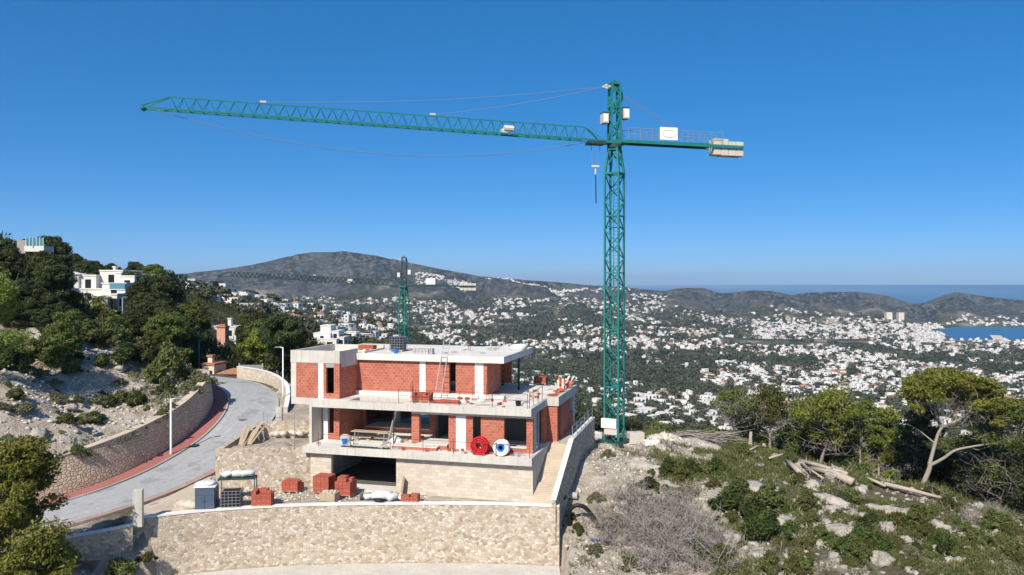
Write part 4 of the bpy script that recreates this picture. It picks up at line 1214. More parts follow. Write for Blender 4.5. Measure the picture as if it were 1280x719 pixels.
for i, (x, y, z, m, l) in enumerate([(-11.2, 2.6, L1, 'bag', 'white plastic bucket behind the trestle table'), (-10.6, 1.9, L1, 'black', 'black mortar tub beside the leaning plank'), (-1.2, 1.2, L2, 'black', 'black mortar tub at the right front of the upper terrace'), (-13.8, .2, L1, 'blue', 'small blue bucket at the left of the lower terrace'), (-11.6, 4.3, L3, 'blue', 'small blue bucket beside the roof water tank')]):
    t = thing('bucket', l, 'bucket', hp(x, y, z + .003), 0, None)
    b = MB(); b.lathe([(.16, 0), (.21, .36), (.19, .36), (.15, .03)], 14); b.build('body', M[m], t)
    b = MB(); b.tube([(.2 * math.cos(a), 0, .36 + .16 * math.sin(a)) for a in np.linspace(0, PI, 9)], .012, 4); b.build('handle', M['grey_metal'], t)
# rebar starters sticking up from the upper slab
for i, (x, y, z) in enumerate([(-8.6, .35, L2), (-4.0, 2.9, L2), (-5.0, 2.7, L2), (-9.7, 2.6, L2), (-12.2, 6.0, L3), (-7.0, 8.0, L3)]):
    t = thing('rebar_starter', 'thin rusty rebar starters sticking up from the slab', 'rebar', hp(x, y, z), 0, 'rebar starters'); b = MB()
    for k in range(4): b.tube([(.12 * (k % 2), .12 * (k // 2), 0), (.12 * (k % 2) + r.uniform(-.03, .03), .12 * (k // 2), r.uniform(.7, 1.3))], .016, 4)
    b.build('bars', M['rust'], t)
# ------------------------------------------------------------------ tower cranes
def make_crane(name, label, loc, rz, H, mast_rz, jib_len=37.0, cj_len=11.8, tilt=1.5, detail=True, foot=0.0):
    t = thing(name, label, 'crane', loc, rz, 'tower cranes')
    g = M['crane']; half = .62
    Mr = Matrix.Rotation(mast_rz, 4, 'Z')
    def tr(b, Mx):
        b.v = [tuple(Mx @ Vector(p)) for p in b.v]; return b
    # mast
    mb = MB(); top = H - 2.6
    cs = [(-half, -half), (half, -half), (half, half), (-half, half)]
    for x, y in cs: mb.bar((x, y, foot), (x, y, top), .15)
    tr(mb, Mr); mb.build('mast_leg_frame', g, t)
    br = MB(); step = 1.16; n = int((top - foot) / step); step = (top - foot) / n
    for i in range(n):
        z0 = foot + i * step
        for k in range(4):
            a, b = cs[k], cs[(k + 1) % 4]
            p, q = (a, b) if (i + k) % 2 else (b, a)
            br.bar((p[0], p[1], z0), (q[0], q[1], z0 + step), .075)
            if i % 4 == 0: br.bar((a[0], a[1], z0), (b[0], b[1], z0), .1)
    br.bar((-half, -half, top), (half, -half, top), .16).bar((half, -half, top), (half, half, top), .16).bar((half, half, top), (-half, half, top), .16).bar((-half, half, top), (-half, -half, top), .16)
    tr(br, Mr); br.build('mast_bracing', g, t)
    ld = MB()
    for s in (-.2, .2): ld.bar((s, .35, foot + .5), (s, .35, top), .05)
    for k in range(int((top - foot) / .3)): ld.bar((-.2, .35, foot + .6 + k * .3), (.2, .35, foot + .6 + k * .3), .03)
    for k in range(1, 5): ld.box(-.5, .5, .0, .55, foot + k * (top - foot) / 5, foot + k * (top - foot) / 5 + .05)
    tr(ld, Mr); ld.build('ladder', g, t)
    # narrowing neck and slewing ring
    nb = MB()
    for x, y in cs: nb.bar((x, y, top), (x * .62, y * .62, H - .5), .17)
    for k in range(4):
        a, b = cs[k], cs[(k + 1) % 4]
        nb.bar((a[0] * .9, a[1] * .9, top + .5), (b[0] * .66, b[1] * .66, H - .7), .1)
    nb.box(-.45, .45, -.45, .45, H - .62, H - .4)
    tr(nb, Mr); nb.build('neck', g, t)
    rb = MB(); rb.lathe([(.62, H - .4), (.62, H - .12), (.5, H - .1)], 20); rb.build('slewing_ring', M['crane_dark'], t)
    pb = MB(); pb.box(-1.3, 1.0, -.5, .5, H - .1, H + .12); pb.build('platform', g, t)
    # tower head
    hb = MB(); hd = [(-.42, -.42), (.42, -.42), (.42, .42), (-.42, .42)]; ht = 5.0
    for x, y in hd: hb.bar((x, y, H + .12), (x * .85, y * .85, H + ht), .15)
    for i in range(5):
        z0 = H + .15 + i * .95
        for k in range(4):
            a, b = hd[k], hd[(k + 1) % 4]; p, q = (a, b) if (i + k) % 2 else (b, a)
            hb.bar((p[0] * .95, p[1] * .95, z0), (q[0] * .93, q[1] * .93, z0 + .95), .08)
        if i in (0, 3): 
            for k in range(4): a, b = hd[k], hd[(k + 1) % 4]; hb.bar((a[0] * .95, a[1] * .95, z0), (b[0] * .95, b[1] * .95, z0), .12)
    for k in range(4): a, b = hd[k], hd[(k + 1) % 4]; hb.bar((a[0] * .86, a[1] * .86, H + ht), (b[0] * .86, b[1] * .86, H + ht), .16)
    hb.bar((-.36, 0, H + ht), (0, 0, H + ht + .35), .1).bar((.36, 0, H + ht), (0, 0, H + ht + .35), .1)
    hb.bar((.36, 0, H + ht), (.75, 0, H + ht - 1.0), .12).bar((.42, 0, H + ht - 2.0), (.75, 0, H + ht - 1.0), .12)
    hb.build('tower_head', g if detail else M['crane_dark'], t)
    pl = MB(); pl.lathe([(.2, -.08), (.2, .08)], 12, Matrix.Translation((-.75, 0, H + ht - .25)) @ Matrix.Rotation(R(90), 4, 'X')); pl.bar((-.36, 0, H + ht - .2), (-1.1, 0, H + ht - .3), .16); pl.build('pulley', M['off_white'], t)
    # cabinets on the head
    for x, z, w, h in ((-.9, H + 1.6, .5, .85), (.95, H + 2.05, .55, .9)):
        c = MB(); c.box(x - w / 2, x + w / 2, -.4, .4, z, z + h); o = c.build('electric_cabinet', M['off_white'], t, bevel=.02)
        c = MB(); c.box(x - w / 2 + .08, x + w / 2 - .08, -.42, -.402, z + .12, z + h - .12); c.build('door', M['white_paint'], o)
        c = MB(); c.box(x - w / 2 - .02, x + w / 2 + .02, -.44, .44, z + h + .002, z + h + .06); c.build('lid', M['crane_dark'], o)
    # counter jib
    cj = MB()
    for y in (-.55, .55): cj.bar((.4, y, H + .1), (cj_len, y, H + .02), .16, .26)
    for k in range(14):
        x0, x1 = .5 + k * (cj_len - .6) / 14, .5 + (k + 1) * (cj_len - .6) / 14
        s = .55 if k % 2 else -.55; cj.bar((x0, s, H + .08), (x1, -s, H + .08), .07); cj.bar((x0, -.55, H + .08), (x0, .55, H + .08), .07)
    cj.build('counter_jib', g if detail else M['crane_dark'], t)
    wb = MB(); wb.box(1.2, cj_len - 3.2, -.48, .48, H + .205, H + .235); wb.build('walkway', M['crane_dark'], t)
    if detail:
        rl = MB()
        for y in (-.6, .6):
            for z in (.55, 1.05): rl.bar((1.0, y, H + .2 + z), (cj_len - 2.0, y, H + .15 + z), .035)
            for k in range(9): x = 1.0 + k * (cj_len - 3.0) / 8; rl.bar((x, y, H + .2), (x, y, H + 1.27), .04)
        rl.build('hand_rail', M['pale_cable'], t)
    # plain white sign board on the counter jib
    sb = MB(); sb.box(3.85, 5.5, -.72, -.68, H + .32, H + 1.42); so = sb.build('sign_board', M['white_paint'], t, bevel=.02)
    if detail:
        ring = MB(); pts = []
        for a in np.linspace(0, 2 * PI, 29): pts.append((4.7 + .55 * math.copysign(abs(math.cos(a)) ** .6, math.cos(a)), -.724, H + .88 + .3 * math.copysign(abs(math.sin(a)) ** .6, math.sin(a))))
        ring.tube(pts, .025, 5, False); ring.build('emblem_outline', M['off_white'], so)
    for k in range(4):
        x = cj_len - 2.75 + k * .72
        c = MB(); zz = (1.15 if k < 2 else .95)
        c.box(x, x + .68, -.48, .48, H - .75 if k else H - .7, H + zz - .45, j=.01); c.build('counterweight', M['off_white'], t, bevel=.03)
    # jib, a triangular truss, tilted up a little
    ti = math.tan(R(tilt))
    def J(x, y, z): return (-x, y, H + .1 + z + (x - 1.0) * ti)
    hh = 1.08 if detail else .95; lat = g if detail else M['crane_dark']; x0, x1 = 1.1, jib_len
    up0, up1 = 2.6, jib_len - 1.9
    def hz(x): return hh - .12 * (x - up0) / (up1 - up0)
    ch = MB()
    for y in (-.5, .5): ch.bar(J(x0, y, 0), J(x1, y * .9, 0), .105 if detail else .13)
    ch.bar(J(up0, 0, hz(up0)), J(up1, 0, hz(up1)), .085)
    for y in (-.5, .5): ch.bar(J(x0, y, .05), J(up0, 0, hz(up0)), .09); ch.bar(J(up1, 0, hz(up1)), J(x1, y * .9, .08), .09)
    ch.bar(J(x1, -.5, 0), J(x1, .5, 0), .2, .3)
    ch.build('jib_chord', lat, t)
    lt = MB(); n = 36; dx = (up1 - up0) / n
    for i in range(n):
        a, m_, b = up0 + i * dx, up0 + (i + .5) * dx, up0 + (i + 1) * dx
        for y in (-.5, .5):
            lt.bar(J(a, 0, hz(a)), J(m_, y, 0), .036 if detail else .05); lt.bar(J(m_, y, 0), J(b, 0, hz(b)), .036 if detail else .05)
        lt.bar(J(m_, -.5, 0), J(m_, .5, 0), .05); lt.bar(J(m_, -.5, 0), J(b + dx / 2, .5, 0), .045)
    lt.build('jib_lattice', lat, t)
    for x in ((15.5, 28.5) if detail else (15.5,)):
        c = MB(); c.box(-.25, .2, -.06, .06, -.06, .08, Matrix.Translation(J(x, 0, hz(x) + .14))); c.build('tie_bracket', M['off_white'], t)
    # stays
    ph = (-.85, 0, H + ht - .25)
    for x, nm in ((15.3, 'jib_stay'), (28.3, 'jib_stay')):
        c = MB(); e = Vector(J(x, 0, hz(x) + .15)); a = Vector(ph)
        pts = [a.lerp(e, k / 12) - Vector((0, 0, .45 * math.sin(PI * k / 12) * (x / 28))) for k in range(13)]
        c.tube(pts, .02 if detail else .015, 5); c.build(nm, M['pale_cable'], t)
    for y in (-.45, .45):
        c = MB(); c.tube([(.75, y * .4, H + ht - 1.0), (cj_len - 4.0, y, H + .3)], .022, 5); c.build('counter_jib_stay', M['cable'], t)
    # hoist trolley, ropes, hook
    tx = 1.7
    tr_ = MB(); tr_.box(-.75, .75, -.55, .55, -.32, -.08, Matrix.Translation(J(tx, 0, 0)))
    tr_.build('trolley', M['crane_dark'], t)
    mo = MB(); mo.tube([J(8.9, -.2, .45), J(9.7, -.2, .45)], .26, 10).box(-.3, .3, -.3, .3, -.1, .25, Matrix.Translation(J(9.6, 0, .15))); mo.build('winch', M['off_white'], t)
    z1 = H - 1.95
    rp = MB()
    for dx_ in (-.4, .4): rp.tube([(-tx + dx_, 0, H - .2), (-tx + dx_ * .6, 0, z1)], .02, 4)
    rp.build('hoist_rope', M['cable'], t)
    hk = MB(); hk.box(-.34, .34, -.12, .12, z1 - .22, z1, Matrix.Translation((-tx, 0, 0))); hk.tube([(-tx, 0, z1 - .25), (-tx, 0, z1 - .8)], .09, 6); hk.build('hook_block', M['off_white'], t, bevel=.05)
    c = MB(); c.tube([(-tx, 0, z1 - .78), (-tx + .05, 0, z1 - 3.2)], .055, 6); c.build('hook_chain', M['crane_dark'], t)
    if detail:
        c = MB(); a = Vector(J(jib_len - 1.0, 0, -.1)); e = Vector(J(2.2, 0, -.1))
        pts = [a.lerp(e, k / 30) - Vector((0, 0, 2.15 * 4 * (k / 30) * (1 - k / 30))) for k in range(31)]
        c.tube(pts, .022, 4); c.build('slack_rope', M['cable'], t)
    # foot: base cross and control box
    fb = MB()
    for a in range(4):
        th = a * PI / 2 + PI / 4; fb.bar((0, 0, foot + .15), (1.6 * math.cos(th), 1.6 * math.sin(th), foot + .1), .3, .3)
    tr(fb, Mr); fb.build('base_cross', M['crane_dark'], t)
    eb = MB(); eb.box(-.78, .55, -1.05, -.72, foot + 1.35, foot + 2.15); tr(eb, Mr); eb.build('control_box', M['white_paint'], t, bevel=.02)
    eb = MB(); eb.box(-.55, .6, -.95, -.72, foot + .8, foot + 1.33); tr(eb, Mr); eb.build('switch_box', M['off_white'], t, bevel=.02)
    return t
CZ = gz(8.7, 68)
make_crane('tower_crane', 'tall green lattice tower crane standing right of the unfinished house', (8.7, 68, CZ), R(14), 11.75 - CZ, R(-43), foot=.1)
c2z = gz(-18.9, 140)
make_crane('tower_crane', 'smaller looking distant green tower crane behind the flat roof', (-18.9, 140, c2z), R(2), -.85 - c2z, R(-30), jib_len=32, cj_len=12.5, tilt=3.2, detail=False, foot=.1)
# ------------------------------------------------------------------ vegetation
def leaf_cloud(r, clumps, n, size, out=.7, hollow=.45, long=2.3):
    """n small triangles spread through ellipsoid clumps (cx,cy,cz,rx,ry,rz)"""
    c = np.asarray(clumps, float); w = (c[:, 3] * c[:, 4] * c[:, 5]) ** .6; w /= w.sum()
    k = r.choice(len(c), n, p=w)
    d = r.normal(size=(n, 3)); d /= np.linalg.norm(d, axis=1)[:, None]
    rad = (hollow + (1 - hollow) * r.random(n)) ** .6
    p = c[k, :3] + d * c[k, 3:] * rad[:, None] * (1 + r.normal(0, .08, n))[:, None]
    nrm = d * out + r.normal(size=(n, 3)) * .6 + np.array([0, 0, .25]); nrm /= np.linalg.norm(nrm, axis=1)[:, None]
    a = np.cross(nrm, r.normal(size=(n, 3))); a /= np.linalg.norm(a, axis=1)[:, None] + 1e-9
    b = np.cross(nrm, a)
    s = size * r.uniform(.55, 1.5, n)[:, None]
    v = np.stack([p - b * s * .5 - a * s * .35, p - b * s * .5 + a * s * .35, p + b * s * .5 * long], 1).reshape(-1, 3)
    return v, np.arange(3 * n).reshape(-1, 3)

def limb(b, p0, d, L, r0, rr, n=5, bend=.25, up=.1, sides=5):
    pts = [Vector(p0)]; d = Vector(d).normalized()
    for k in range(n):
        d = (d + Vector((rr.normal(0, bend), rr.normal(0, bend), rr.normal(0, bend * .6) + up))).normalized()
        pts.append(pts[-1] + d * L / n)
    b.tube(pts, [r0 * (1 - .8 * k / n) for k in range(n + 1)], sides)
    return pts

def pine(name, label, seed, h, cr, leaf='pine', n=6000, ls=.22, trunk_r=.16, lean=(0, 0), crown_lo=.45, umbrella=.6, bark='bark', nl=9, cat='tree', group=None, dead=0, nclump=26):
    r = np.random.default_rng(seed)
    t = thing(name, label, cat, group=group)
    tb = MB(); d = Vector((lean[0], lean[1], 1)).normalized()
    pts = [Vector((0, 0, -.4))]; dd = d.copy()
    for k in range(7):
        dd = (dd + Vector((r.normal(0, .07), r.normal(0, .07), .05))).normalized(); pts.append(pts[-1] + dd * (h * .9 + .4) / 7)
    tb.tube(pts, [trunk_r * (1 - .8 * k / 7) for k in range(8)], 8)
    top = pts[-1]; clumps = []; tips = []
    for k in range(nl):
        f = crown_lo * .85 + (1 - crown_lo * .85) * (k + r.random()) / nl
        q = pts[0].lerp(pts[-1], 0); i = min(6, int(f * 7)); q = pts[i].lerp(pts[i + 1], f * 7 - i)
        th = k * 2.4 + r.uniform(-.5, .5)
        L = cr * (1.0 - .55 * max(0, f - crown_lo) / (1 - crown_lo)) * r.uniform(.7, 1.05) 
        pp = limb(tb, q, (math.cos(th), math.sin(th), .35), L, trunk_r * .42 * (1 - .5 * f), r, up=.12)
        tips.append(pp)
    tr = tb.build('trunk', M[bark], t, smooth=True)
    for pp in tips:
        for i, e in enumerate(pp[2:]):
            s = cr * r.uniform(.2, .36)
            clumps.append((e.x, e.y, e.z + s * .15, s, s, s * r.uniform(.45, .7)))
    zc = h * (crown_lo + (1 - crown_lo) * .5)
    for k in range(nclump):
        th = r.uniform(0, 2 * PI); u = r.uniform(-1, 1) if umbrella < .5 else r.uniform(-.15, 1) ** 1
        z = zc + u * h * (1 - crown_lo) * .5 * .85
        prof = math.sqrt(max(.05, 1 - max(u, -.9) ** 2)) if umbrella else 1 - .5 * (u + 1) / 2
        rad = cr * prof * math.sqrt(r.uniform(.15, 1)) * .85
        s = cr * r.uniform(.15, .28)
        f = z / h; ax = pts[0].lerp(top, min(1, max(0, f)))
        clumps.append((ax.x + rad * math.cos(th), ax.y + rad * math.sin(th), z, s, s, s * r.uniform(.5, .75)))
    v, f = leaf_cloud(r, clumps, int(n * 1.8), ls * .8)
    np_mesh('crown', v, f, M[leaf], t)
    if dead:
        db = MB()
        for k in range(dead):
            f = r.uniform(.3, .9); i = min(6, int(f * 7)); q = pts[i].lerp(pts[i + 1], f * 7 - i)
            th = r.uniform(0, 2 * PI); pp = limb(db, q, (math.cos(th), math.sin(th), r.uniform(-.1, .7)), cr * r.uniform(.5, 1.0), trunk_r * .22, r, up=.05, sides=4)
            for e in pp[2:]: 
                for _ in range(2): limb(db, e, r.normal(size=3) + np.array([0, 0, .3]), cr * .35, .02, r, n=3, sides=3)
        db.build('dead_branches', M['deadwood'], t)
    return t
def put(t, x, y, rz=None, dz=0, s=None):
    t.location = (x, y, gz(x, y) + dz)
    if rz is not None: t.rotation_euler = (0, 0, rz)
    if s: t.scale = (s, s, s)
    return t
vr = np.random.default_rng(11)

# pines on the crest at the right
def crest(label, seed, px, py_top, Yd, cr, **k):
    x = (px - 640) / 1000 * Yd; z = gz(x, Yd); h = (352 - py_top) / 1000 * Yd - z
    k['n'] = int(k.get('n', 6000) * .62); k['dead'] = k.get('dead', 0) * 2 + 10; k.setdefault('ls', .19); k.setdefault('nclump', 40)
    return put(pine('pine_tree', label, seed, h, cr, group='pines on the crest', **k), x, Yd)
crest('half bare grey pine at the left end of the crest row beside the branch pile', 101, 918, 489, 76, 2.6, leaf='pine', n=2600, dead=26, bark='bark')
crest('thin trunked pine with sparse crown second from the left on the crest', 102, 962, 484, 77, 2.5, n=4200, dead=14)
crest('broad pine with forked pale trunk behind the long fallen logs', 103, 1022, 484, 75, 3.3, n=8500, dead=12, lean=(.08, 0), leaf='pine_bright')
crest('low rounded pine filling the gap right of the broad forked pine', 104, 1058, 500, 78, 2.6, n=6000, crown_lo=.25)
crest('dark narrow pine left of the big umbrella pine', 105, 1098, 503, 75, 2.2, n=5500, crown_lo=.3, leaf='pine_bright')
crest('dark straight pine just left of the leaning grey trunk', 106, 1134, 498, 74, 2.3, n=6500, leaf='pine_dark', bark='bark_dark', dead=10)
crest('dense low dark pine under the umbrella pine on its right', 108, 1222, 545, 72, 3.0, n=7000, leaf='pine_dark', crown_lo=.15, bark='bark_dark', dead=16)
crest('tall pine with drooping grey branches at the right edge of the picture', 109, 1268, 490, 66, 3.6, n=8000, dead=24, crown_lo=.3)
crest('dark shaded pine at the right edge below the tall one', 110, 1300, 545, 63, 3.4, n=7000, leaf='pine_dark', crown_lo=.1, bark='bark_dark')
crest('small dark pine in the hollow right of the pale leaning trunk', 111, 1190, 560, 76, 2.2, n=4000, leaf='pine_dark', crown_lo=.1, bark='bark_dark')
crest('small dark pine between the crest logs and the red roofs', 112, 1085, 545, 80, 2.4, n=4500, leaf='pine_dark', crown_lo=.1, bark='bark_dark')
crest('small bushy pine behind the leftmost fallen logs', 113, 990, 520, 82, 2.6, n=4500, crown_lo=.1, leaf='pine')
for i, (px_, pt_, Y_, c_, lf_, d_, l_) in enumerate([
  (940, 500, 80, 2.4, 'pine', 16, 'grey green pine behind the half bare one on the crest'), (992, 492, 80, 2.6, 'pine', 8, 'pine with an open crown behind the two thin trunked crest pines'), (1042, 490, 79, 2.8, 'pine_dark', 10, 'dark pine crowded behind the broad forked pine'),
  (1075, 496, 76, 2.4, 'pine', 12, 'pine with brown lower branches in the middle of the crest row'), (1116, 508, 77, 2.4, 'pine_dark', 10, 'dark bushy pine tucked behind the two narrow pines'), (1150, 520, 79, 2.4, 'pine', 10, 'half hidden pine behind the leaning pale trunk'),
  (1215, 520, 76, 3.0, 'pine', 14, 'pine under the right half of the umbrella crown'), (1245, 508, 72, 3.2, 'pine', 18, 'pine between the umbrella pine and the right edge'), (1245, 575, 68, 2.6, 'pine_dark', 8, 'low dark pine thicket below the drooping grey branches'), (1165, 565, 80, 2.6, 'pine_dark', 4, 'low dark pine thicket left under the umbrella pine'), (1012, 540, 82, 2.8, 'pine_dark', 4, 'low dark pine thicket behind the longest log')]):
    crest(l_, 120 + i, px_, pt_, Y_, c_, leaf=lf_, dead=d_, n=5500, crown_lo=.22 if d_ > 5 else .08, bark='bark_dark' if lf_ == 'pine_dark' else 'bark')
# the big umbrella pine with a forked pale trunk
t = thing('pine_tree', 'big umbrella pine with a bare pale leaning forked trunk and flat green top', 'tree', group='pines on the crest')
r = np.random.default_rng(77); Yd = 67.0
def hq(px, py, dy=0): return Vector(((px - 1155) / 1000 * Yd, dy, (352 - py) / 1000 * Yd))
zb = hq(0, 612).z
tb = MB()
def path(pts, r0, r1, sides=8):
    pp = [Vector(p) for p in _catmull(np.array([tuple(q) for q in pts]), 5)]
    tb.tube(pp, [r0 + (r1 - r0) * i / (len(pp) - 1) for i in range(len(pp))], sides)
path([hq(1150, 616), hq(1162, 588), hq(1163, 578)], .23, .17)
path([hq(1163, 580), hq(1170, 560, .2), hq(1176, 543, .3), hq(1182, 533, .3)], .165, .11)
path([hq(1164, 582), hq(1177, 572, -.4), hq(1188, 561, -.8), hq(1205, 556, -1), hq(1225, 552, -1.2), hq(1245, 550, -1.2)], .15, .04)
path([hq(1182, 534, .3), hq(1174, 520, .4), hq(1172, 502, .5), hq(1164, 492, .6), hq(1157, 478, .6)], .14, .04, 6)
path([hq(1182, 535, .3), hq(1190, 528, -.2), hq(1203, 518, -.6), hq(1212, 505, -.8), hq(1222, 497, -1)], .13, .04, 6)
path([hq(1180, 538, .3), hq(1178, 518, 1), hq(1185, 505, 1.3), hq(1192, 496, 1.5), hq(1204, 485, 1.6)], .11, .03, 6)
path([hq(1172, 556, .2), hq(1164, 548, .6), hq(1155, 540, .9), hq(1142, 533, 1)], .07, .02, 5)
path([hq(1184, 534, 0), hq(1198, 538, .6), hq(1215, 533, .9)], .08, .02, 5)
path([hq(1205, 556, -1), hq(1216, 560, -.8), hq(1236, 556, -.5)], .05, .02, 5)
tb.build('trunk', M['bark'], t, smooth=True)
cl = []
for k in range(190):
    px_ = r.uniform(1138, 1250); u = (px_ - 1194) / 58
    topy = 461 + 20 * max(0, u) ** 1.5 + 30 * max(0, -u - .35) + (u > .6) * (u - .6) * 60
    py_ = topy + abs(r.normal(0, 17)) + 4
    q = hq(px_, py_, r.uniform(-2.8, 2.8) * math.sqrt(max(.1, 1 - u * u))); s = r.uniform(.45, .8)
    cl.append((q.x, q.y, q.z, s, s, s * .5))
for k in range(46):
    q = hq(r.uniform(1212, 1266), 492 + r.uniform(0, 34), r.uniform(-2.5, 2)); s = r.uniform(.35, .6); cl.append((q.x, q.y, q.z, s, s, s * .5))
for k in range(16):
    q = hq(r.uniform(1128, 1158), r.uniform(476, 500), r.uniform(-1.5, 1.5)); s = r.uniform(.3, .5); cl.append((q.x, q.y, q.z, s, s, s * .5))
v, f = leaf_cloud(r, cl, 29000, .15); np_mesh('crown', v, f, M['pine_bright'], t)
db = MB()
for k in range(330):
    q = hq(r.uniform(1152, 1235), r.uniform(480, 528), r.uniform(-2.2, 2.2)); limb(db, q, (r.normal(0, .5), r.normal(0, .5), .8), r.uniform(.7, 1.8), .022, r, n=4, sides=3)
for k in range(40):
    q = hq(r.uniform(1200, 1250), r.uniform(505, 560), r.uniform(-2.2, 1)); limb(db, q, (r.normal(.6, .5), r.normal(0, .5), .1), r.uniform(.7, 1.6), .022, r, n=4, sides=3)
db.build('dead_branches', M['deadwood'], t)
t.location = ((1155 - 640) / 1000 * Yd, Yd, 0)

# pines close on the left
put(pine('pine_tree', 'big bright pine cut by the left edge at the bottom, near the shaded fence', 201, 9.6, 2.75, 'pine_bright', 15000, .17, .22, crown_lo=.15, nclump=90), -27.4, 43.2)
put(pine('pine_tree', 'second bright pine lower at the bottom left corner', 202, 7.0, 3.3, 'pine_bright', 9000, .17, .2, crown_lo=.1, nclump=60), -24.6, 40.6, dz=-1.2)
put(pine('pine_tree', 'sunlit pine with grey bare branches at the left edge on the rocky bank', 203, 8.0, 3.4, 'pine_bright', 8000, .17, .2, crown_lo=.35, dead=36, nclump=46), -40.2, 60)
put(pine('pine_tree', 'small dark conical pine on the pale rocky bank', 204, 5.6, 1.9, 'pine', 5000, .17, .12, crown_lo=.05, umbrella=0, nclump=30), -39.2, 69.5, dz=-.5)

# wooded slope on the left: four kinds, copied
protos = [
 (pine('pine_tree', 'mid green pine in the wood behind the road', 301, 8, 2.9, 'pine', 7500, .23, .17, crown_lo=.3, nclump=52), 'mid green rounded pine in the dense wood on the left slope'),
 (pine('pine_tree', 'dark', 302, 9, 3.2, 'pine_dark', 8000, .24, .18, crown_lo=.28, bark='bark_dark', nclump=54), 'dark green broad pine in the dense wood on the left slope'),
 (pine('pine_tree', 'bright', 303, 7, 2.8, 'pine_bright', 7000, .23, .17, crown_lo=.25, nclump=52), 'bright yellow green pine in the dense wood on the left slope'),
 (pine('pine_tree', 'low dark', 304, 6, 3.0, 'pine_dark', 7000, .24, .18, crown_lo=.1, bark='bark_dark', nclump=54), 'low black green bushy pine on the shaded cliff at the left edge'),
]
used = [False] * 4
def plant(kind, x, y, s, group, dz=0, label=None):
    p, lab = protos[kind]
    z = gz(x, y) + dz
    c = p if not used[kind] else copy_tree(p)
    used[kind] = True
    c.location = (x, y, z); c.rotation_euler = (0, 0, float(vr.uniform(0, 6.28))); c.scale = (s, s, s * float(vr.uniform(.88, 1.12)))
    c['label'] = label or lab; c['group'] = group
    return c
occ = []
def free(x, y, d):
    for a, b, e in occ:
        if (a - x) ** 2 + (b - y) ** 2 < (min(d, e)) ** 2: return False
    occ.append((x, y, d)); return True
cnt = 0
for _ in range(12000):
    if cnt >= 150: break
    y = float(np.exp(vr.uniform(np.log(93), np.log(255)))); pxx = vr.uniform(-20, 372)
    x = (pxx - 640) / 1000 * y
    off, _z = road_near(np.array([x]), np.array([y]))
    if abs(off[0]) < 6 or (y < 105 and pxx > 235 and pxx < 322): continue
    kind = int(vr.choice(3, p=[.42, .4, .18])); s = float(vr.uniform(.75, 1.3))
    z = gz(x, y); top = 352 - (z + 8.0 * s) / y * 1000; bot = 352 - z / y * 1000
    if 66 < pxx < 178 and y < 152 and top < 392: continue                # keeps the white villa in sight
    if 232 < pxx < 325 and y < 190 and top < 432: continue               # and the salmon chimney tower
    if pxx < 80 and top < 289 + max(0, pxx) * .2: continue
    if 372 < top + 0 and y > 180 and pxx < 60: continue
    if pxx > 200 and top < 376 + (pxx - 200) * .13: continue
    if pxx < 200 and y > 150 and top < 312 + pxx * .11: continue
    if not free(x, y, 3.2): continue
    plant(kind, x, y, s, 'pines on the left slope'); cnt += 1
cnt = 0
for _ in range(1500):
    if cnt >= 26: break
    y = vr.uniform(83, 124); pxx = vr.uniform(-40, 112); x = (pxx - 640) / 1000 * y
    s = float(vr.uniform(.6, 1.15)); z = gz(x, y); top = 352 - (z + 6.7 * s) / y * 1000
    if 20 < pxx < 74 and top < 313: continue
    if top < 287 + max(0, pxx) * .16 or (pxx > 66 and top < 392): continue
    if not free(x, y, 2.6): continue
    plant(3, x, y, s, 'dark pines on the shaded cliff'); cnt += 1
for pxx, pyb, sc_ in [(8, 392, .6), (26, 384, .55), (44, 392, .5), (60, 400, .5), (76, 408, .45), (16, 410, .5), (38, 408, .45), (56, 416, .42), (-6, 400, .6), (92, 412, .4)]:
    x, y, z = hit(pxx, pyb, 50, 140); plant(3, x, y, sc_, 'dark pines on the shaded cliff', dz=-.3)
for pxx, pyt, y, k, s in [(108, 402, 92, 2, .62), (140, 392, 95, 2, .7), (158, 408, 96, 2, .6), (185, 412, 98, 0, .75), (127, 410, 90, 2, .55), (90, 412, 88, 0, .55), (215, 405, 108, 1, .9), (222, 398, 118, 0, .95), (330, 428, 112, 2, .85), (345, 405, 135, 0, 1.0), (316, 402, 150, 1, 1), (180, 375, 130, 0, .95), (205, 365, 150, 1, 1), (195, 332, 225, 1, 1.1), (183, 340, 210, 1, 1.0), (268, 349, 330, 1, .8)]:
    x = (pxx - 640) / 1000 * y; z = gz(x, y); hz_ = (352 - pyt) / 1000 * y - z
    base = [8, 9, 7, 6][k] * .98
    plant(k, x, y, max(.35, hz_ / base), 'pines on the left slope')

# date palm below the white villa
t = thing('palm_tree', 'date palm with arching dark fronds in front of the white villa', 'tree')
b = MB(); b.tube([(0, 0, -.5), (.05, 0, 1.5), (0, .05, 3.4)], [.34, .28, .26], 8); b.build('trunk', M['bark_dark'], t)
V, Fq = [], []; nv = 0; r = np.random.default_rng(5)
for k in range(46):
    th = k * 2.399; e = r.uniform(-.3, 1.2); L = r.uniform(2.6, 3.6)
    d0 = np.array([math.cos(th), math.sin(th), 0.0]); prev = np.array([0, .05, 3.4]); side = np.array([-math.sin(th), math.cos(th), 0])
    for i in range(7):
        a = e - i * .27; nx = prev + (d0 * math.cos(a) + np.array([0, 0, math.sin(a)])) * L / 7
        wv = .5 * math.sin(PI * (i + .7) / 8)
        for sg in (-1, 1):
            for j in range(3):
                q = prev + (nx - prev) * j / 3
                V += [q, q + (nx - prev) * .25, q + side * sg * wv + (nx - prev) * .4 - np.array([0, 0, .18])]; Fq.append((nv, nv + 1, nv + 2)); nv += 3
        prev = nx
np_mesh('fronds', np.array(V), np.array(Fq), M['pine'], t)
y = 140.0; x = (121 - 640) / 1000 * y; t.location = (x, y, (352 - 384) / 1000 * y - 2.2)

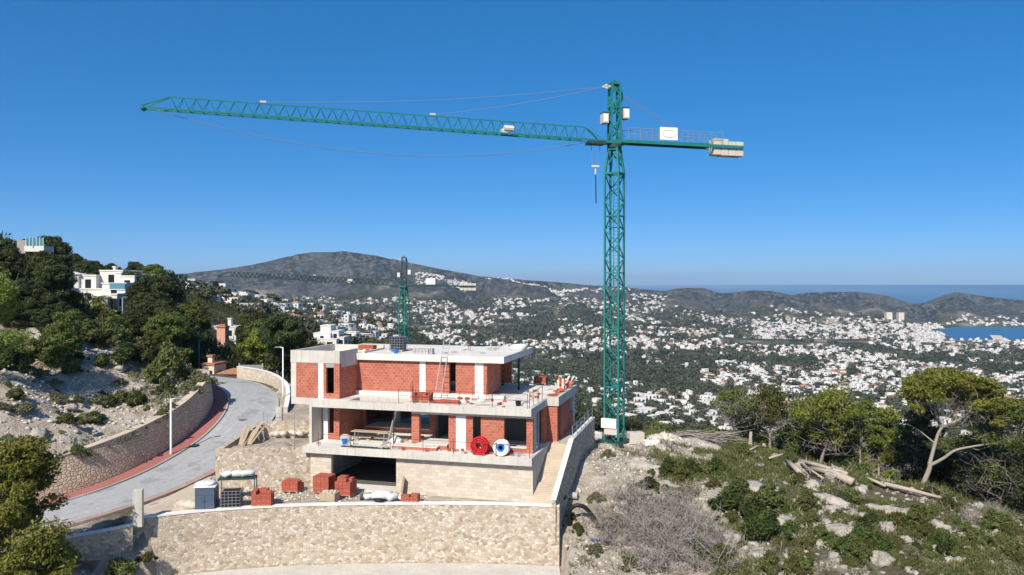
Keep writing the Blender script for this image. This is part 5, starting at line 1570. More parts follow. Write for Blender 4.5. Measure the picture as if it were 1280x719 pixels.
# ---------------- shrubs
def shrub_proto(seed, leaf, n, ls, name='shrub', k=9, flat=.7):
    r = np.random.default_rng(seed); t = thing(name, 'shrub', 'shrub')
    b = MB()
    for i in range(7): limb(b, (0, 0, -.1), (r.normal(0, .6), r.normal(0, .6), .8), r.uniform(.5, .8), .03, r, n=3, sides=4)
    b.build('stem', M['bark_dark'], t)
    cl = []
    for i in range(k * 2):
        a = r.uniform(0, 6.28); d = abs(r.normal(0, .5)); s = r.uniform(.1, .3)
        cl.append((d * math.cos(a), d * math.sin(a) * .8, .1 + max(0, .75 - d * .7) * r.uniform(.35, 1.25) * flat, s, s, s * r.uniform(.6, 1.1)))
    v, f = leaf_cloud(r, cl, n, ls, hollow=.25, long=2.8); np_mesh('foliage', v, f, M[leaf], t)
    return t
SH = [shrub_proto(1, 'shrub', 3600, .085), shrub_proto(2, 'shrub_dark', 4000, .085, k=14), shrub_proto(3, 'shrub_grey', 2800, .08, k=13, flat=.5), shrub_proto(4, 'shrub', 3800, .08, k=16, flat=1.1)]
shu = [False] * 4
LS = {('l', 0): 'light green round shrub on the pale rocky bank above the road', ('l', 1): 'dark green shrub on the pale rocky bank above the road', ('l', 2): 'grey green low scrub bush along the top of the roadside wall', ('l', 3): 'leafy upright shrub on the pale rocky bank above the road',
      ('r', 0): 'light green round shrub on the stony hillside at the right', ('r', 1): 'dark green shrub on the stony hillside at the right', ('r', 2): 'grey green low bush on the stony hillside at the right', ('r', 3): 'leafy upright shrub on the stony hillside at the right'}
def shrub(k, px, py, s, side, label=None, zs=1.0, y0=36):
    x, y, z = hit(px, py, y0, 140)
    c = SH[k] if not shu[k] else copy_tree(SH[k]); shu[k] = True
    c.location = (x, y, z - .08); c.rotation_euler = (0, 0, float(vr.uniform(0, 6.28))); c.scale = (s * float(vr.uniform(.85, 1.35)), s * float(vr.uniform(.85, 1.2)), s * zs * float(vr.uniform(.75, 1.1)))
    c['label'] = label or LS[(side, k)]; c['group'] = 'shrubs on the left bank' if side == 'l' else 'shrubs on the right hillside'
    return c
for q in [(1, 158, 452, 1.9), (3, 180, 455, 2.0), (1, 200, 445, 1.8), (3, 210, 480, 2.2, 1.3), (1, 206, 492, 1.4), (3, 140, 430, 2.1), (0, 120, 432, 1.6), (1, 103, 430, 1.5), (3, 225, 462, 1.8), (2, 240, 474, 1.7), (2, 252, 480, 1.6), (2, 262, 482, 1.4), (2, 234, 488, 1.5), (2, 246, 492, 1.2), (0, 190, 470, 1.0),
          (1, 118, 528, 1.25), (0, 82, 530, .9), (1, 138, 508, 1.1), (0, 150, 502, 1.3), (1, 172, 505, 1.25), (2, 125, 505, 1.2), (2, 200, 522, .8), (0, 203, 519, .75), (0, 176, 536, .7), (2, 160, 547, .9), (2, 152, 551, .75), (0, 130, 562, .7), (2, 108, 570, .9), (2, 116, 567, .8), (1, 96, 578, .75), (0, 94, 576, .7), (2, 190, 528, .6), (2, 214, 510, .7),
          (2, 70, 500, 1.2), (2, 40, 470, 1.4), (0, 20, 500, 1.3), (1, 50, 445, 1.6), (1, 10, 440, 2.0), (2, 30, 515, 1.1), (1, 85, 455, 1.4), (2, 150, 480, .8), (2, 165, 470, .7), (3, 195, 458, 1.7), (0, 170, 440, 1.8), (3, 228, 447, 1.9), (0, 243, 455, 1.5)]:
    shrub(q[0], q[1], q[2], q[3], 'l', zs=q[4] if len(q) > 4 else 1)
shrub(0, 150, 722, 1.35, 'r', 'bright shrub at the foot of the front wall at the bottom left'); shrub(0, 185, 724, .9, 'r', 'smaller bright shrub right beside the one at the foot of the front wall')
for q in [(1, 835, 592, 1.3), (1, 862, 590, 1.5), (0, 880, 597, 1.4), (1, 895, 590, 1.2), (3, 850, 600, 1.1), (1, 812, 612, 1.2), (1, 920, 640, 2.0), (1, 945, 655, 2.2), (3, 960, 640, 1.9), (1, 958, 672, 1.9), (3, 925, 628, 1.5), (0, 1000, 712, 1.5), (1, 1078, 690, 1.7), (3, 1070, 700, 1.3), (0, 1060, 625, 1.1), (3, 1010, 636, 1.1), (1, 1090, 655, 1.2), (0, 1120, 660, 1.3), (3, 1150, 660, 1.3), (1, 1180, 690, 1.4), (0, 1225, 680, 1.4), (3, 1255, 665, 1.3), (0, 1270, 700, 1.5), (2, 760, 571, .8), (2, 700, 648, .6), (0, 715, 650, .6), (1, 722, 664, .7), (2, 745, 690, .9), (3, 965, 716, 1.2), (0, 1030, 595, .9), (0, 1080, 608, .9), (3, 930, 570, 1.0), (0, 912, 560, .9)]:
    shrub(q[0], q[1], q[2], q[3], 'r')
for _ in range(22):
    px_ = vr.uniform(0, 255); py_ = vr.uniform(438 + max(0, px_ - 120) * .12, 560 - px_ * .22)
    shrub(int(vr.choice(4, p=[.2, .2, .45, .15])), px_, py_, float(vr.uniform(.35, .95)), 'l')
for i, (px_, py_, s_) in enumerate([(75, 432, 2.2), (95, 424, 2.4), (112, 422, 2.3), (132, 420, 2.4), (150, 424, 2.2), (168, 428, 2.4), (60, 445, 2.0), (35, 450, 2.2), (12, 462, 2.3), (190, 436, 2.2), (213, 448, 2.0), (232, 452, 1.8)]):
    shrub([3, 0, 1][i % 3], px_, py_, s_, 'l')
for q in [(2, 770, 655, 1.0), (2, 800, 630, 1.0), (3, 825, 668, .9), (2, 850, 640, .9), (1, 870, 690, 1.0), (0, 785, 705, .8), (3, 900, 705, 1.2), (2, 745, 625, .8)]:
    shrub(q[0], q[1], q[2], q[3], 'r')
for _ in range(165):
    px_ = vr.uniform(890, 1280); py_ = vr.uniform(575 + max(0, px_ - 1000) * .22, 719)
    shrub(int(vr.choice(4, p=[.38, .16, .26, .2])), px_, py_, float(vr.uniform(.35, .95)), 'r')
# dead grey brush
def dead_proto(seed, n):
    r = np.random.default_rng(seed); t = thing('dead_shrub', 'dead', 'dead shrub'); b = MB()
    for k in range(n):
        th = r.uniform(0, 6.28); pp = limb(b, (r.normal(0, .15), r.normal(0, .15), -.1), (math.cos(th) * .8, math.sin(th) * .8, r.uniform(.4, 1.2)), r.uniform(.8, 1.5), .022, r, n=4, sides=3, bend=.3)
        for e in pp[2:]:
            for _ in range(4): limb(b, e, r.normal(size=3) + np.array([0, 0, .5]), r.uniform(.25, .6), .011, r, n=2, sides=3)
    b.build('branches', M['deadwood'], t); return t
DS = [dead_proto(41, 24), dead_proto(42, 18)]; dsu = [False, False]
for i, (px_, py_, s) in enumerate([(755, 660, 1.3), (785, 645, 1.5), (815, 640, 1.6), (845, 650, 1.5), (775, 680, 1.4), (805, 680, 1.6), (838, 685, 1.6), (865, 670, 1.5), (795, 712, 1.4), (830, 716, 1.4), (870, 705, 1.5), (895, 690, 1.4), (850, 625, 1.2), (770, 625, 1.0), (905, 715, 1.3), (1210, 655, 1.0), (1250, 650, 1.1), (790, 625, 1.3), (815, 662, 1.5), (850, 672, 1.5), (880, 660, 1.2), (760, 682, 1.2), (820, 700, 1.6), (855, 700, 1.5), (785, 665, 1.3), (905, 690, 1.1), ]):
    x, y, z = hit(px_, py_, 36, 120); k = i % 2
    c = DS[k] if not dsu[k] else copy_tree(DS[k]); dsu[k] = True
    c.location = (x, y, z - .05); c.rotation_euler = (0, 0, float(vr.uniform(0, 6.28))); s *= 1.12; c.scale = (s, s, s * float(vr.uniform(.75, 1.0)))
    c['label'] = 'bare grey dead brush bush on the slope below the crane'; c['group'] = 'dead brush'
# ---------------- boulders
BM = []
for k in range(5):
    v, f = rock_mesh(np.random.default_rng(500 + k), 3, (1, .8, .62), .5)
    n3 = fbm(v[:, 0] * 3 + k, v[:, 1] * 3 + v[:, 2] * 2, k, 4)
    o = np_mesh('boulder', v * (1 + n3 * .9)[:, None], f, M['limestone']); BM.append(o)
bu = [False] * 5
for i in range(95):
    if i < 62: px_ = vr.uniform(900, 1275); py_ = vr.uniform(580 + max(0, px_ - 1000) * .22, 719)
    elif i < 80: px_ = vr.uniform(740, 900); py_ = vr.uniform(560, 690)
    else: px_ = vr.uniform(10, 200); py_ = vr.uniform(440, 560)
    if 1000 < px_ < 1120 and 600 < py_ < 680 and i % 2: pass
    x, y, z = hit(px_, py_, 36, 120); s = float(vr.uniform(.18, .6) * (1.5 if vr.random() < .15 else 1)); k = i % 5
    c = BM[k] if not bu[k] else BM[k].copy()
    if bu[k]: COL.objects.link(c)
    bu[k] = True
    c.location = (x, y, z + s * .1); c.rotation_euler = (float(vr.uniform(-.5, .5)), float(vr.uniform(-.5, .5)), float(vr.uniform(0, 6.28))); c.scale = (s, s, s)
    tag(c, 'grey white limestone boulder among the scrub of the right hillside' if i < 62 else ('pale boulder on the dug bank below the crane' if i < 80 else 'pale boulder lying on the rocky bank above the road'), 'boulder', 'limestone boulders')
# outcrop ledges
for i, (px_, py_, s, l) in enumerate([(945, 615, 1.5, 'long pale rock ledge left of the middle of the right hillside'), (1040, 630, 1.2, 'pale rock ledge below the sawn log'), (1115, 645, 1.3, 'broad pale rock ledge under the rightmost log'), (1060, 670, 1.4, 'grey rock ledge low in the scrub'), (870, 560, 1.5, 'pale rock rib beside the branch pile'), (800, 585, 1.3, 'broken pale rock below the ballast blocks'), (835, 610, 1.0, 'split white rock among dark shrubs')]):
    x, y, z = hit(px_, py_, 36, 120); v, f = rock_mesh(np.random.default_rng(700 + i), 3, (1.25 * s, .5 * s, .42 * s), .5)
    v = v * (1 + fbm(v[:, 0] * 2.5, v[:, 1] * 2.5 + v[:, 2] * 3, i, 4) * 1.0)[:, None]
    o = np_mesh('rock_ledge', v, f, M['limestone']); o.location = (x, y, z + .05); o.rotation_euler = (0, .1, float(vr.uniform(-.6, .2))); tag(o, l, 'rock')
# ---------------- fallen logs
def log(label, a, e, r0, r1, dz=.42, twigs=0):
    r0 *= 1.0; r1 *= 1.0
    p, q = Vector(hit(*a, 40, 120)), Vector(hit(*e, 40, 120))
    p.z += dz; q.z += dz; m = (p + q) / 2; m.z = max(m.z, gz(m.x, m.y) + dz * .8)
    t = thing('fallen_log', label, 'log', p, 0, 'fallen logs on the crest')
    b = MB(); b.tube([Vector((0, 0, 0)), (m - p) + Vector((0, 0, .03)), q - p], [r0, (r0 + r1) / 2, r1], 9); b.build('trunk', M['log'], t, smooth=True)
    if twigs:
        rr = np.random.default_rng(int(a[0])); b = MB()
        for k in range(twigs): limb(b, (q - p) * rr.uniform(.2, 1), rr.normal(size=3) + np.array([0, 0, .8]), rr.uniform(.4, 1.1), .03, rr, n=3, sides=4)
        b.build('branch_stub', M['deadwood'], t)
log('longest pale log running down the crest from the left', (942, 549), (1046, 581), .17, .26)
log('thick sawn log with a cut end facing right', (1016, 594), (1067, 611), .2, .3)
log('short stub log pointing down the slope', (985, 584), (1002, 600), .2, .17)
log('slim log lying at the right end of the crest', (1106, 613), (1180, 631), .17, .1, twigs=4)
log('grey log behind the sawn log', (1000, 583), (1060, 600), .17, .15, twigs=5)
log('second pale log just under the longest one', (955, 562), (1030, 582), .14, .2, twigs=3)
log('thin bent log left of the upright stump', (932, 573), (960, 566), .09, .06)
log('thin crooked log across the slope below the longest one', (962, 580), (1000, 577), .09, .05)
log('thin log between the stub log and the sawn log', (1002, 588), (1030, 606), .1, .06, twigs=3)
log('thin bleached log above the sawn log', (1030, 578), (1085, 600), .11, .06, twigs=4)
log('short pale log piece beside the slim right log', (1085, 606), (1108, 616), .12, .1)
log('long thin log lying behind the crest logs', (975, 556), (1060, 584), .12, .07, twigs=5)
x, y, z = hit(938, 560, 40, 110); t = thing('tree_stump', 'upright bare pale stump post at the left of the logs', 'stump', (x, y, z - .1), 0)
b = MB(); b.tube([(0, 0, 0), (.03, 0, .7), (.08, 0, 1.5)], [.2, .16, .13], 8); b.build('trunk', M['log'], t)
x, y, z = hit(885, 552, 40, 110); t = thing('branch_pile', 'pile of bleached cut branches on the crest left of the logs', 'branch pile', (x, y, z), R(-4)); b = MB(); r = np.random.default_rng(66)
for k in range(60): limb(b, (r.uniform(-3.2, 1.5), r.uniform(-.7, .7), r.uniform(.05, .8)), (1, r.normal(0, .25), r.normal(-.05, .12)), r.uniform(1.5, 3.2), r.uniform(.03, .08), r, n=4, bend=.1, up=0, sides=5)
b.build('branches', M['deadwood'], t)
# ---------------- uncountable ground cover
def carpet(name, label, leaf, n, region, per, ls, r_, hgt, seed, long=1.7):
    r = np.random.default_rng(seed); x, y = region(r, n)
    z = ground(x, y); m = len(x)
    c = np.repeat(np.stack([x, y, z], 1), per, 0); sc = np.repeat(r.uniform(.5, 1.3, m), per)
    d = r.normal(size=(m * per, 3)) * np.array([r_, r_, 0]); d[:, 2] = np.abs(r.normal(0, hgt, m * per))
    p = c + d * sc[:, None]
    a = r.normal(size=(m * per, 3)); a[:, 2] *= .3; a /= np.linalg.norm(a, axis=1)[:, None]
    up = np.array([0, 0, 1.0]) + r.normal(0, .45, (m * per, 3))
    s = (ls * r.uniform(.6, 1.4, m * per) * sc ** .5)[:, None]
    v = np.stack([p - a * s * .3, p + a * s * .3, p + up * s * long * .6], 1).reshape(-1, 3)
    o = np_mesh(name, v, np.arange(len(v)).reshape(-1, 3), M[leaf]); return tag(o, label, 'ground cover', None, 'stuff')
def reg_right(r, n):
    y = r.uniform(40, 84, n); px_ = r.uniform(800, 1330, n); x = (px_ - 640) / 1000 * y
    k = (fbm(x / 3.2, y / 3.2, 91) > -.04 + .18 * (px_ < 900)) & (x > 11); return x[k], y[k]
def reg_all(r, n):
    y = r.uniform(40, 84, n); px_ = r.uniform(720, 1330, n); x = (px_ - 640) / 1000 * y
    k = (fbm(x / 2.2, y / 2.2, 95) > -.08) & (x > 5.5); return x[k], y[k]
def reg_wood(r, n):
    y = np.exp(r.uniform(np.log(92), np.log(300), n)); px_ = r.uniform(-20, 420, n); x = (px_ - 640) / 1000 * y
    off, _ = road_near(x, y); k = (np.abs(off) > 6) & ~((x > -42) & (x < -30) & (y < 108)); return x[k], y[k]
def reg_left(r, n):
    y = r.uniform(52, 92, n); px_ = r.uniform(-30, 300, n); x = (px_ - 640) / 1000 * y
    off, _ = road_near(x, y); k = (off > 5) & (fbm(x / 5, y / 5, 88) > .04); return x[k], y[k]
def reg_bank(r, n):
    y = r.uniform(42, 80, n); x = r.uniform(3.5, 18, n); k = fbm(x / 2.5, y / 2.5, 93) > .1; return x[k], y[k]
carpet('scrub', 'low green ground scrub covering the right hillside', 'shrub', 15000, reg_right, 34, .1, .3, .13, 1)
carpet('dry_grass', 'tufts of dry grass over the right hillside', 'grass', 4200, reg_right, 14, .17, .16, .04, 2, 2.3)
carpet('twigs', 'grey dead twigs and litter over the right hillside', 'deadwood_leaf', 3000, reg_all, 9, .13, .22, .05, 6, 2.2)
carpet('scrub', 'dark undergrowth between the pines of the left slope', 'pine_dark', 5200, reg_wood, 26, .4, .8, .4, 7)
carpet('scrub', 'sparse low scrub on the rocky left bank', 'shrub_grey', 3600, reg_left, 22, .17, .3, .15, 3)
carpet('dry_grass', 'sparse weeds on the dug bank below the crane', 'shrub_grey', 1500, reg_bank, 12, .15, .2, .06, 4)
heap('stones', 'loose limestone stones strewn over the right hillside', 22, 58, None, 15, 15, 900, .2, 'limestone', 21, 'stones')
heap('stones', 'bigger broken limestone pieces among the scrub of the right hillside', 23, 57, None, 14, 13, 230, .4, 'limestone', 25, 'stones')
heap('stones', 'loose pale stones on the dug bank below the crane', 8, 58, None, 5.5, 12, 700, .16, 'rubble', 22, 'stones')
heap('stones', 'loose pale stones on the rocky left bank', -36, 67, None, 7, 15, 1300, .2, 'rubble', 23, 'stones')
heap('stones', 'loose stones at the foot of the concrete apron', -8, 48, None, 14, 2.2, 380, .15, 'limestone', 24, 'stones')
HAZE = 5.5e-5
# ------------------------------------------------------------------ villas, woods and the town in the valley
tr_ = np.random.default_rng(2024)
def scr(x, y, z): return 640 + 1000 * x / y, 352 - 1000 * z / y
def villa(name, label, loc, rz, vols, roof='house_white', wall='house_white', group=None, cat='house', win=True):
    """vols: (x0,x1,y0,y1,h,kind) kind flat / hip"""
    t = thing(name, label, cat, loc, rz, group); w = MB(); rf = MB(); ws = []
    for (x0, x1, y0, y1, z0, h, kind) in vols:
        w.box(x0, x1, y0, y1, z0, z0 + h)
        if kind == 'flat':
            rf.box(x0 - .12, x1 + .12, y0 - .12, y1 + .12, z0 + h + .003, z0 + h + .25)
        else:
            e = .35; mx = (min(x1 - x0, y1 - y0)) / 2 * .8; zt = z0 + h
            if (x1 - x0) > (y1 - y0): r0, r1 = (x0 + mx, (y0 + y1) / 2), (x1 - mx, (y0 + y1) / 2)
            else: r0, r1 = ((x0 + x1) / 2, y0 + mx), ((x0 + x1) / 2, y1 - mx)
            hh = zt + .42 * mx
            vs = [(x0 - e, y0 - e, zt), (x1 + e, y0 - e, zt), (x1 + e, y1 + e, zt), (x0 - e, y1 + e, zt), (*r0, hh), (*r1, hh)]
            fs = [(0, 1, 5, 4), (2, 3, 4, 5), (1, 2, 5), (3, 0, 4), (3, 2, 1, 0)] if (x1 - x0) > (y1 - y0) else [(0, 1, 4), (1, 2, 5, 4), (2, 3, 5), (3, 0, 4, 5), (3, 2, 1, 0)]
            rf.add(vs, fs)
        if win and h > 2.2:
            n = max(1, int((x1 - x0) / 3.2)); lv = max(1, int(h / 2.9))
            for l in range(lv):
                zz = z0 + max(0, h - lv * 2.9) + l * 2.9
                for i in range(n):
                    xc = x0 + (x1 - x0) * (i + .5) / n; ww = .55 + .5 * ((i * 7 + l * 3) % 3) / 2; big = (i + l) % 3 == 0
                    ws.append((xc - ww, xc + ww, y0 - .04, y0 - .003, zz + (.15 if big else .95), zz + 2.25))
            ws.append((x1 + .003, x1 + .04, y0 + (y1 - y0) * .35, y0 + (y1 - y0) * .6, z0 + max(0, h - 2.9) + .9, z0 + max(0, h - 2.9) + 2.1))
    w.build('wall', M[wall], t); rf.build('roof', M[roof], t)
    for q in ws: b = MB(); b.box(*q); b.build('window', M['glass_dark'], t)
    return t
# the white villa group on the left slope
Yv = 150.0
def vx(px): return (px - 640) / 1000 * Yv
def vz(py): return (352 - py) / 1000 * Yv
x0 = vx(123); z0 = vz(386)
def V(px0, px1, dy0, dy1, pyb, pyt, kind): return (vx(px0) - x0, vx(px1) - x0, dy0, dy1, vz(pyb) - z0, vz(pyt) - vz(pyb), kind)
wv = villa('white_villa', 'big white terraced villa of stacked blocks with dark windows on the left slope', (x0, Yv, z0), 0,
  [V(78, 98, 0, 9, 372, 343, 'hip'), V(98, 118, .6, 9, 372, 345, 'flat'), V(101, 112, 6, 10, 346, 339.5, 'flat'), V(118, 147, 2, 10, 372, 339, 'flat'), V(139, 146.6, 1.4, 1.9, 356, 342, 'flat'), V(146.8, 165, 1, 9, 372, 346, 'flat'), V(98, 139, -2.4, .58, 386, 362, 'flat'), V(139.2, 168, -3.4, .9, 380, 355, 'flat'), V(135, 158, -7, -3.6, 390, 372, 'flat'), V(84, 90, 3, 6, 344, 338.5, 'flat'), V(128, 131, 4, 5, 340, 334, 'flat'), V(104, 116, -4.5, -2.42, 386, 371, 'flat'), V(118, 134, -5.2, -2.43, 388, 374, 'hip'), V(159, 166, -6, -3.5, 388, 368, 'flat'), V(150, 160, 3, 7, 346, 343, 'flat')])
t = thing('glass_balustrade', 'blue tinted glass balustrade on the white villa terrace', 'balustrade', (vx(157), Yv - 3.5, vz(362)), 0)
b = MB(); b.box(-1.2, 1.6, -.09, -.05, .1, 1.2); b.build('glass', M['pool'], t); b = MB(); b.box(-1.25, 1.65, -.1, -.03, 0, .099); b.build('rail', M['white_paint'], t)
# white terrace with netting on the ridge
Yn = 104.0
nt_ = t = thing('netted_terrace', 'white terrace edge with teal netting fence high on the left ridge', 'terrace', ((45 - 640) / 1000 * Yn, Yn, (352 - 308) / 1000 * Yn), R(5))
b = MB(); b.box(-1.6, 1.5, -.5, 3, -.9, .05); b.build('ledge', M['house_white'], t)
b = MB(); b.box(-1.3, 1.4, -.42, -.4, .1, 1.35); b.build('netting', M['net'], t)
b = MB()
for k in range(6): b.bar((-1.35 + k * .55, -.45, .05), (-1.35 + k * .55, -.45, 1.5), .06)
b.build('posts', M['white_paint'], t)
b = MB(); b.box(-2.9, -1.4, -.2, 2, -1.2, 1.0); b.build('grey_hut', M['concrete_dark'], t)
nt_.scale = (.78, .78, .78)
# salmon chimney tower and its house
Yc = 176.0
t = thing('chimney_tower', 'salmon pink square tower with a small red cap among the pines', 'tower', ((278.5 - 640) / 1000 * Yc, Yc, (352 - 433) / 1000 * Yc), R(-6))
b = MB(); b.box(-.95, .95, -.95, .95, -2, 4.2); b.build('shaft', M['salmon'], t)
b = MB(); b.box(-1.15, 1.15, -1.15, 1.15, 4.203, 4.5).box(-.8, .8, -.8, .8, 4.5, 4.85); b.build('cap', M['terracotta'], t)
villa('white_villa', 'small white house hidden in the pines behind the salmon tower', ((276 - 640) / 1000 * 186, 186, (352 - 416) / 1000 * 186), R(-5), [(-3.4, 3.6, 0, 6, -3, 4.2, 'flat'), (1.2, 2.0, 1, 2, 1.2, 1.9, 'flat')], win=True)
# the small house with a red roof by the gate
villa('gate_house', 'small cream house with low red tiled roof at the end of the road', (-38.3, 101, -12.6), R(-8), [(-.9, .7, 0, 3, -1, 3.0, 'flat'), (.72, 4.4, .6, 4, -1, 1.9, 'hip'), (-.7, -.1, 1, 1.6, 2.26, .7, 'flat')], roof='terracotta', wall='house_cream')
# white villas low on the spur
villa('white_villa', 'white flat roofed villa with terraces just left of the house shell, among pines', ((408 - 640) / 1000 * 240, 240, (352 - 424) / 1000 * 240), R(-4), [(-4.0, 1.2, 0, 8, -3, 4.6, 'flat'), (-2.2, 1.0, 1, 7, 1.85, 2.0, 'flat'), (1.25, 3.4, 1, 7, -3, 5.2, 'flat'), (-4.6, 3.8, -2.6, -.03, -3, 3, 'flat'), (3.45, 5.2, .4, 6, -3, 3.4, 'flat')])
villa('white_villa', 'small white villa below the terraced one, half hidden by pines', ((364 - 640) / 1000 * 225, 225, (352 - 433) / 1000 * 225), R(10), [(-2.4, 2.2, 0, 5, -3, 5, 'flat'), (-.8, 1.2, .6, 4, 2.2, 1, 'flat')])

# ---- house positions over the valley
def town_noise(x, y): return fbm(x / 130, y / 190, 51, 4) + .35 * fbm(x / 480, y / 600, 57, 3)
N = 30000
y = np.exp(tr_.uniform(np.log(300), np.log(3300), N)); px_ = tr_.uniform(-120, 1400, N); x = (px_ - 640) / 1000 * y
tn = town_noise(x, y)
s0 = np.interp(px_, [300, 760, 820, 1300], [2740, 2760, 2760, 2800])
ok = (tn < .04) | ((tn < .1) & (tr_.random(N) < .4))
ok &= (y < s0) | ((px_ > 700) & (px_ < 800) & (tr_.random(N) < .5)) | ((px_ > 790) & (y < s0 + 140))
g0 = ground(x, y); pyy = 352 - 1000 * g0 / y
ok &= ~((px_ > 1150) & (y > 1750) & (g0 < -147))
ok &= ~((px_ > 900) & (px_ < 1090) & (pyy > 423) & (pyy < 433))
ok &= ~((px_ > 640) & (px_ < 900) & (pyy > 437) & (pyy < 466) & (tr_.random(N) < .9))
ok &= ~((px_ < 640) & (pyy > 405) & (pyy < 412) & (tr_.random(N) < .7))
ok &= g0 > SEA_Z + 1.5
spur = (px_ < 470) & (y < 900); ok |= spur & (tr_.random(N) < .55) & (px_ > 225) & (pyy > 350)
nsp = 1100; spx = tr_.uniform(228, 500, nsp); spy = tr_.uniform(268, 820, nsp); sx_ = (spx - 640) / 1000 * spy; sg = ground(sx_, spy); sk = 352 - 1000 * sg / spy
k = (sk > 346 + np.abs(spx - 250) * .08) & (sk < 455)
x = np.r_[x, sx_[k]]; y = np.r_[y, spy[k]]; ok = np.r_[ok, np.ones(k.sum(), bool)]; g0 = np.r_[g0, sg[k]]
# the hamlet along the skyline
M_ = 900
ys_ = tr_.uniform(3230, 3400, M_); pxs = tr_.uniform(520, 775, M_); pxs[:120] = tr_.uniform(385, 420, 120) * 0 + tr_.uniform(560, 775, 120)
xs_ = (pxs - 640) / 1000 * ys_
hx_ = np.r_[x[ok], xs_]; hy_ = np.r_[y[ok], ys_]; hz_ = ground(hx_, hy_)
cap_n = 260; cx_ = tr_.uniform(.14, .20, cap_n); cy_ = tr_.uniform(2760, 3350, cap_n); k = (np.abs((cx_ - .17) - (cy_ - 3050) / 30000) < .02)
hx_ = np.r_[hx_, (cx_ * cy_)[k]]; hy_ = np.r_[hy_, cy_[k]]; hz_ = ground(hx_, hy_)
# port houses packed on the flat
pn = 1500; py2 = tr_.uniform(1850, 2700, pn); pr = tr_.uniform(.3, .54, pn); gz2 = ground(pr * py2, py2); k = gz2 > -149
hx_ = np.r_[hx_, (pr * py2)[k]]; hy_ = np.r_[hy_, py2[k]]; hz_ = np.r_[hz_, gz2[k]]
size = tr_.uniform(.5, 1.0, len(hx_)) * np.interp(hy_, [300, 700, 1500, 2600], [.85, .95, 1.0, 1.0]); rot = tr_.normal(0, .45, len(hx_)) + np.where(tr_.random(len(hx_)) < .2, PI / 2, 0)
# thin out overlaps
cell = {}; keep = np.zeros(len(hx_), bool)
for i in np.argsort(hy_):
    c = (int(hx_[i] // 13), int(hy_[i] // 13))
    if any((c[0] + a, c[1] + b) in cell and (hx_[cell[(c[0] + a, c[1] + b)]] - hx_[i]) ** 2 + (hy_[cell[(c[0] + a, c[1] + b)]] - hy_[i]) ** 2 < (90 if hy_[i] > 700 else 170) for a in (-1, 0, 1) for b in (-1, 0, 1)): continue
    cell[c] = i; keep[i] = True
hx_, hy_, hz_, size, rot = [q[keep] for q in (hx_, hy_, hz_, size, rot)]
# which can be seen from the camera's side of the hill
def visible(x, y, z):
    vis = np.ones(len(x), bool)
    for f in np.linspace(.06, .97, 60):
        k = np.nonzero(vis)[0]
        g = ground(x[k] * f, y[k] * f); vis[k[g > z[k] * f + .3]] = False
    return vis
hpx, hpy = scr(hx_, hy_, hz_ + 4)
inf = (hpx > -10) & (hpx < 1290) & (hpy < 640) & ~((hpx > 368) & (hpx < 715) & (hpy > 436))
vis = inf & visible(hx_, hy_, hz_ + 4.5)
order = np.argsort(np.where(vis, hy_ / size, 1e9))
solo = order[:285]; nsolo = int(vis[solo].sum()); solo = solo[:nsolo]
KINDS = [
 ('white flat roofed villa of stacked blocks in the valley town', 'house_white', 'house_white', [(-6, 3, 0, 8, -4, 7, 'flat'), (3, 7, 1.5, 8, -4, 9.4, 'flat'), (-6.5, 4, -4, -.02, -4, 4.1, 'flat')]),
 ('white villa with red tiled hip roof in the valley town', 'terracotta', 'house_white', [(-6, 6, 0, 8, -4, 7.2, 'hip'), (-2, 5, -3.6, -.02, -4, 6.4, 'hip')]),
 ('long low white villa with a front terrace in the valley town', 'house_white', 'house_white', [(-8, 8, 0, 7, -4, 7, 'flat'), (-8.5, 9, -5, -.02, -4, 4.3, 'flat'), (-3, 2, 1, 6, 3.26, 2.8, 'flat')]),
 ('cream villa with terracotta roof in the valley town', 'terracotta', 'house_cream', [(-5, 5, 0, 9, -4, 6.8, 'hip'), (5.01, 8, 2, 8, -4, 6, 'flat')]),
 ('white villa with pale grey roof terraces in the valley town', 'roof_screed', 'house_white', [(-5, 5, 0, 8, -4, 9.6, 'flat'), (-9, -5.02, 0, 6, -4, 6.8, 'flat'), (-9, 5, -4.5, -.02, -4, 4.2, 'flat')]),
]
PR = [villa('villa', l, (0, 0, 0), 0, vols, roof, wall, 'villas in the valley town') for l, roof, wall, vols in KINDS]
# simpler one-mesh copies for those too small to show parts
def joined(t):
    vs, fs, mi, mats = [], [], [], []
    for c in t.children:
        me = c.data; b = len(vs); vs += [v.co[:] for v in me.vertices]
        if me.materials[0] not in mats: mats.append(me.materials[0])
        for p in me.polygons: fs.append(tuple(b + q for q in p.vertices)); mi.append(mats.index(me.materials[0]))
    return np.array(vs), fs, np.array(mi), mats
JN = []
for t in PR:
    vs, fs, mi, mats = joined(t); me = bpy.data.meshes.new('villa'); me.from_pydata(vs.tolist(), [], fs)
    for q in mats: me.materials.append(q)
    me.polygons.foreach_set('material_index', mi.astype('i')); me.update(); JN.append((me, vs, fs, mi, mats))
pused = [False] * 5
kind_of = tr_.choice(5, len(hx_), p=[.32, .17, .25, .09, .17])
for n, i in enumerate(solo):
    k = int(kind_of[i]); loc = (float(hx_[i]), float(hy_[i]), float(hz_[i]) + .6); s = float(size[i])
    if n < 46:
        c = PR[k] if not pused[k] else copy_tree(PR[k]); pused[k] = True
    else:
        c = link(bpy.data.objects.new('villa', JN[k][0])); tag(c, KINDS[k][0], 'house', 'villas in the valley town')
    c.location = loc; c.rotation_euler = (0, 0, float(rot[i])); c.scale = (s, s, s)
    c['category'] = 'house'
for k in range(5):
    if not pused[k]:
        for ch in list(PR[k].children): bpy.data.objects.remove(ch)
        bpy.data.objects.remove(PR[k])
